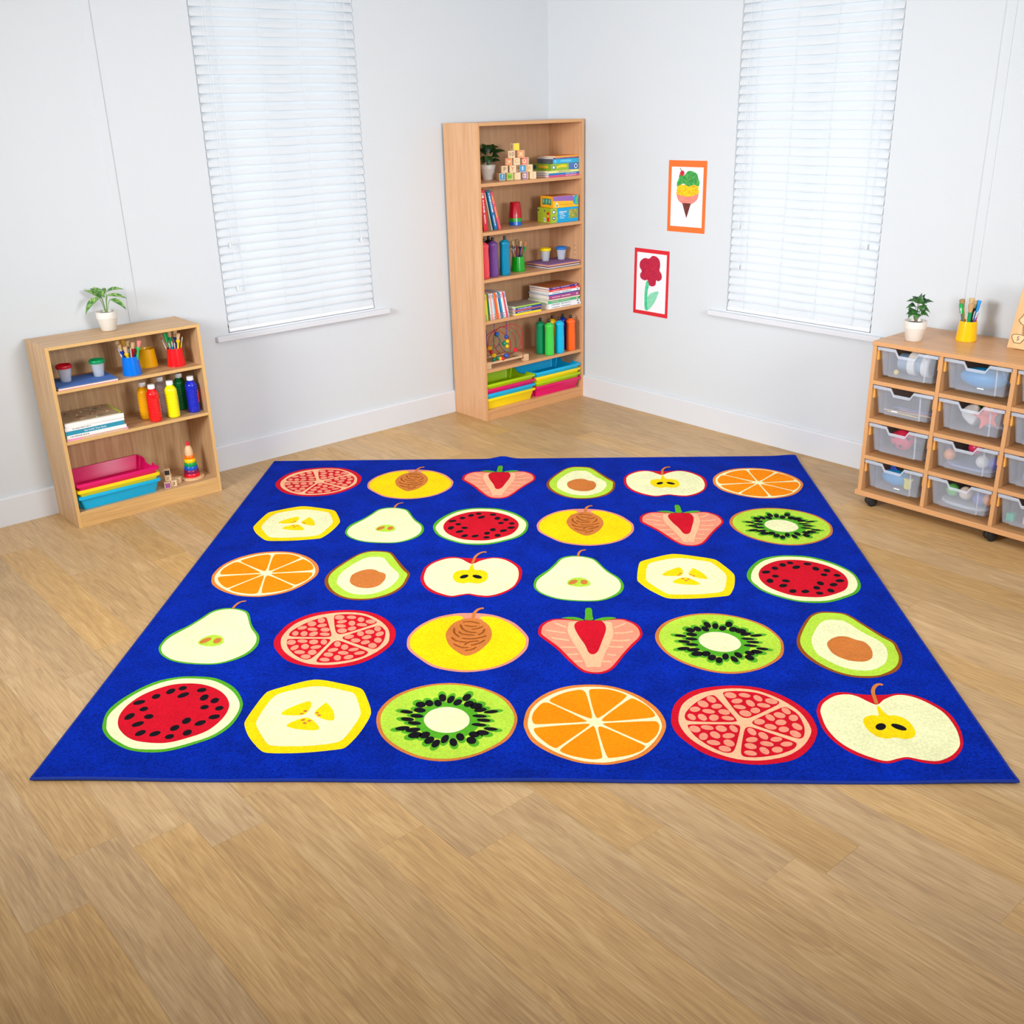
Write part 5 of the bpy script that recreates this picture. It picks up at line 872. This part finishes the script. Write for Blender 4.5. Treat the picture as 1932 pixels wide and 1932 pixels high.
for x, z, c_, kk in ((-.056, .452, (240, 176, 20), 1), (-.047, .425, (190, 20, 30), 0), (-.031, .404, (250, 200, 10), 1), (-.032, .374, (20, 150, 110), 0), (-.005, .385, (20, 140, 100), 0), (.010, .381, (250, 190, 20), 0), (.024, .379, (210, 30, 40), 0), (.048, .388, (50, 90, 190), 2), (-.009, .529, (40, 100, 200), 2), (.051, .512, (20, 70, 180), 0), (.038, .468, (20, 150, 100), 2), (.058, .483, (250, 196, 10), 0), (.055, .450, (250, 200, 20), 0), (.110, .425, (226, 20, 50), 1)):
    bd_ = M(bmz.location); cpt = W3(x, z, -.03 if x < .03 and z < .46 else .02)
    if kk == 1: bd_.box((-.011, -.011, -.011), (.011, .011, .011), T=Matrix.Translation(cpt)@Matrix.Rotation(R(30), 4, 'Z'))
    else: bd_.ball(cpt, .0160 if kk == 2 else .0130)
    bd_.build('bead', mat(c_, .3), bmz, bev=.002 if kk == 1 else 0)
# ------------------------------------------------------------------ pinned paintings
PD = dict(
b1=[(-1.029,1.577),(-1.318,1.579),(-1.32,1.171),(-1.031,1.168)], s1=[(-1.053,1.541),(-1.293,1.542),(-1.296,1.203),(-1.055,1.201)],
green=[(-1.098,1.451),(-1.111,1.477),(-1.116,1.501),(-1.151,1.494),(-1.177,1.518),(-1.211,1.519),(-1.246,1.505),(-1.258,1.478),(-1.268,1.458),(-1.26,1.437),(-1.229,1.444),(-1.182,1.434),(-1.147,1.448),(-1.102,1.431)],
yellow=[(-1.097,1.395),(-1.099,1.426),(-1.105,1.439),(-1.161,1.442),(-1.215,1.450),(-1.256,1.445),(-1.263,1.417),(-1.262,1.397),(-1.192,1.376),(-1.101,1.385)],
pink=[(-1.096,1.391),(-1.122,1.395),(-1.185,1.392),(-1.252,1.401),(-1.263,1.392),(-1.257,1.366),(-1.241,1.35),(-1.208,1.333),(-1.173,1.335),(-1.138,1.337),(-1.11,1.354)],
cone=[(-1.142,1.338),(-1.209,1.338),(-1.179,1.252)], cherry=[(-1.118,1.506),(-1.124,1.516),(-1.137,1.522),(-1.149,1.515),(-1.151,1.502),(-1.138,1.491),(-1.122,1.494)],
b2=[(-.77,1.048),(-1.058,1.047),(-1.056,.635),(-.766,.637)], s2=[(-.792,1.024),(-1.037,1.023),(-1.035,.66),(-.789,.66)],
flower=[(-.893,.99),(-.921,1.009),(-.959,1.004),(-.982,.981),(-.985,.948),(-.981,.926),(-1.0,.9),(-.998,.872),(-.972,.858),(-.957,.862),(-.951,.833),(-.925,.821),(-.899,.828),(-.885,.857),(-.859,.852),(-.828,.863),(-.821,.887),(-.834,.908),(-.816,.932),(-.82,.966),(-.854,.99)],
fstem=[(-.882,.854),(-.899,.836),(-.888,.787),(-.886,.718),(-.896,.673),(-.869,.669),(-.861,.726),(-.864,.796),(-.871,.836)], leaf=[(-.886,.741),(-.907,.772),(-.945,.789),(-.978,.794),(-.968,.762),(-.94,.713),(-.896,.673)])
PT_ = Matrix(((0, 0, -1, 0), (1, 0, 0, 0), (0, 1, 0, 0), (0, 0, 0, 1)))   # (y, z, out) -> wall plane facing -x
def pic(root, nm, pts, mt_, lay, sm=False, w_=None):
    if w_: pts = ribbon(pts, w_)
    elif sm: pts = catmull(pts)
    T_ = Matrix.Translation((WF-.0004, 0, 0))@PT_; off = root.location
    M(off).poly(pts, .0 if lay == 0 else .0003*lay+.0001, .0003*(lay+1)+.0001, T=T_).build(nm, mt_, root, smooth=0)
p1 = thing('painting', 'painting of a three scoop ice cream cone, orange paper border, pinned above the flower', 'painting', (WF, -1.174, 1.17))
pic(p1, 'border', PD['b1'], mat((252, 112, 40), .7), 0); pic(p1, 'sheet', PD['s1'], mat((240, 240, 244), .7), 1)
def mottled(a, b_, sc=60): return leafmat('poster_paint', a, b_, sc)
pic(p1, 'pink_scoop', PD['pink'], mottled((250, 130, 120), (252, 150, 130)), 2, True); pic(p1, 'yellow_scoop', PD['yellow'], mottled((252, 180, 20), (254, 214, 10)), 3, True)
pic(p1, 'green_scoop', PD['green'], mottled((30, 140, 60), (90, 190, 90), 90), 4, True); pic(p1, 'cone', PD['cone'], mottled((92, 36, 36), (120, 56, 46)), 3); pic(p1, 'cherry', PD['cherry'], mat((206, 30, 50), .6), 5, True)
pic(p1, 'cherry_stalk', [(-1.117, 1.536), (-1.124, 1.526), (-1.129, 1.517)], mat((50, 80, 50), .6), 5, w_=.004)
spk = M(p1.location); rr = random.Random(8)
for k in range(46):
    y_ = -1.18+rr.uniform(-.075, .075); z_ = rr.uniform(1.385, 1.50); T_ = Matrix.Translation((WF-.0004, 0, 0))@PT_
    spk.poly(circ(y_, z_, .0022, 6), .0018, .0021, T=T_)
spk.build('sprinkle_print', mat((130, 60, 20), .6), p1, smooth=0)
p2 = thing('painting', 'painting of a crimson flower with green stem, red paper border, beside the tall bookcase', 'painting', (WF, -.912, .636))
pic(p2, 'border', PD['b2'], mat((216, 28, 44), .7), 0); pic(p2, 'sheet', PD['s2'], mat((238, 238, 242), .7), 1)
pic(p2, 'stem', PD['fstem'], mottled((60, 196, 140), (90, 214, 160)), 2, True); pic(p2, 'leaf', PD['leaf'], mottled((120, 210, 170), (160, 226, 196)), 3, True); pic(p2, 'flower_head', PD['flower'], mottled((170, 20, 60), (206, 40, 70), 120), 4, True)
# ------------------------------------------------------------------ wooden number puzzle board
an = math.atan2(.078, .29); m_ = Matrix.Translation((-.176, -3.252, KH+.0004))@Matrix(((0, sin(an), -cos(an), 0), (-1, 0, 0, 0), (0, cos(an), sin(an), 0), (0, 0, 0, 1)))
pb = thing('puzzle_board', 'wooden number puzzle board leaning on the wall on top of the tray cabinet', 'puzzle', mtx=m_)
M().box((0, 0, -.010), (.30, .30, 0)).build('board', wood('ply', (232, 186, 128), (214, 164, 104), 'y'), pb, smooth=0, bev=.001)
M().poly(chaikin([(.03, -.0), (.30, -.0), (.30, .018), (.05, .018), (.03, .012)], 1), 0, .012).build('ledge', wood('ply', (232, 186, 128), (214, 164, 104), 'x'), pb, smooth=0)
DKL = mat((70, 44, 28), .6); rr = random.Random(4)
num = ['5', '2', '7', '1', '9', '4', '3', '8', '6']
for q, (px_, py_) in enumerate([(.040, .045), (.075, .085), (.115, .05), (.052, .135), (.11, .13), (.066, .19), (.055, .245), (.13, .21), (.18, .1)]):
    L = [(px_+.026*cos(t)*(1+.22*sin(3*t+q)), py_+.024*sin(t)*(1+.2*cos(2*t+q))) for t in [2*pi*k/14 for k in range(14)]]; L = catmull(L, True, 3)
    pc = M().poly(L, .0, .003); o = pc.build('number_piece', mat([(236, 196, 142), (244, 140, 70)][q == 1], .5), pb, smooth=0)
    M().tube([(x, y, .0034) for x, y in L+L[:1]], .0011, 5).build('outline', DKL, o)
    text(num[q], .026, mat((40, 30, 30), .5) if q != 1 else mat((180, 40, 20), .5), o, (px_, py_, .0034), (0, 0, 0), 'number', .02)
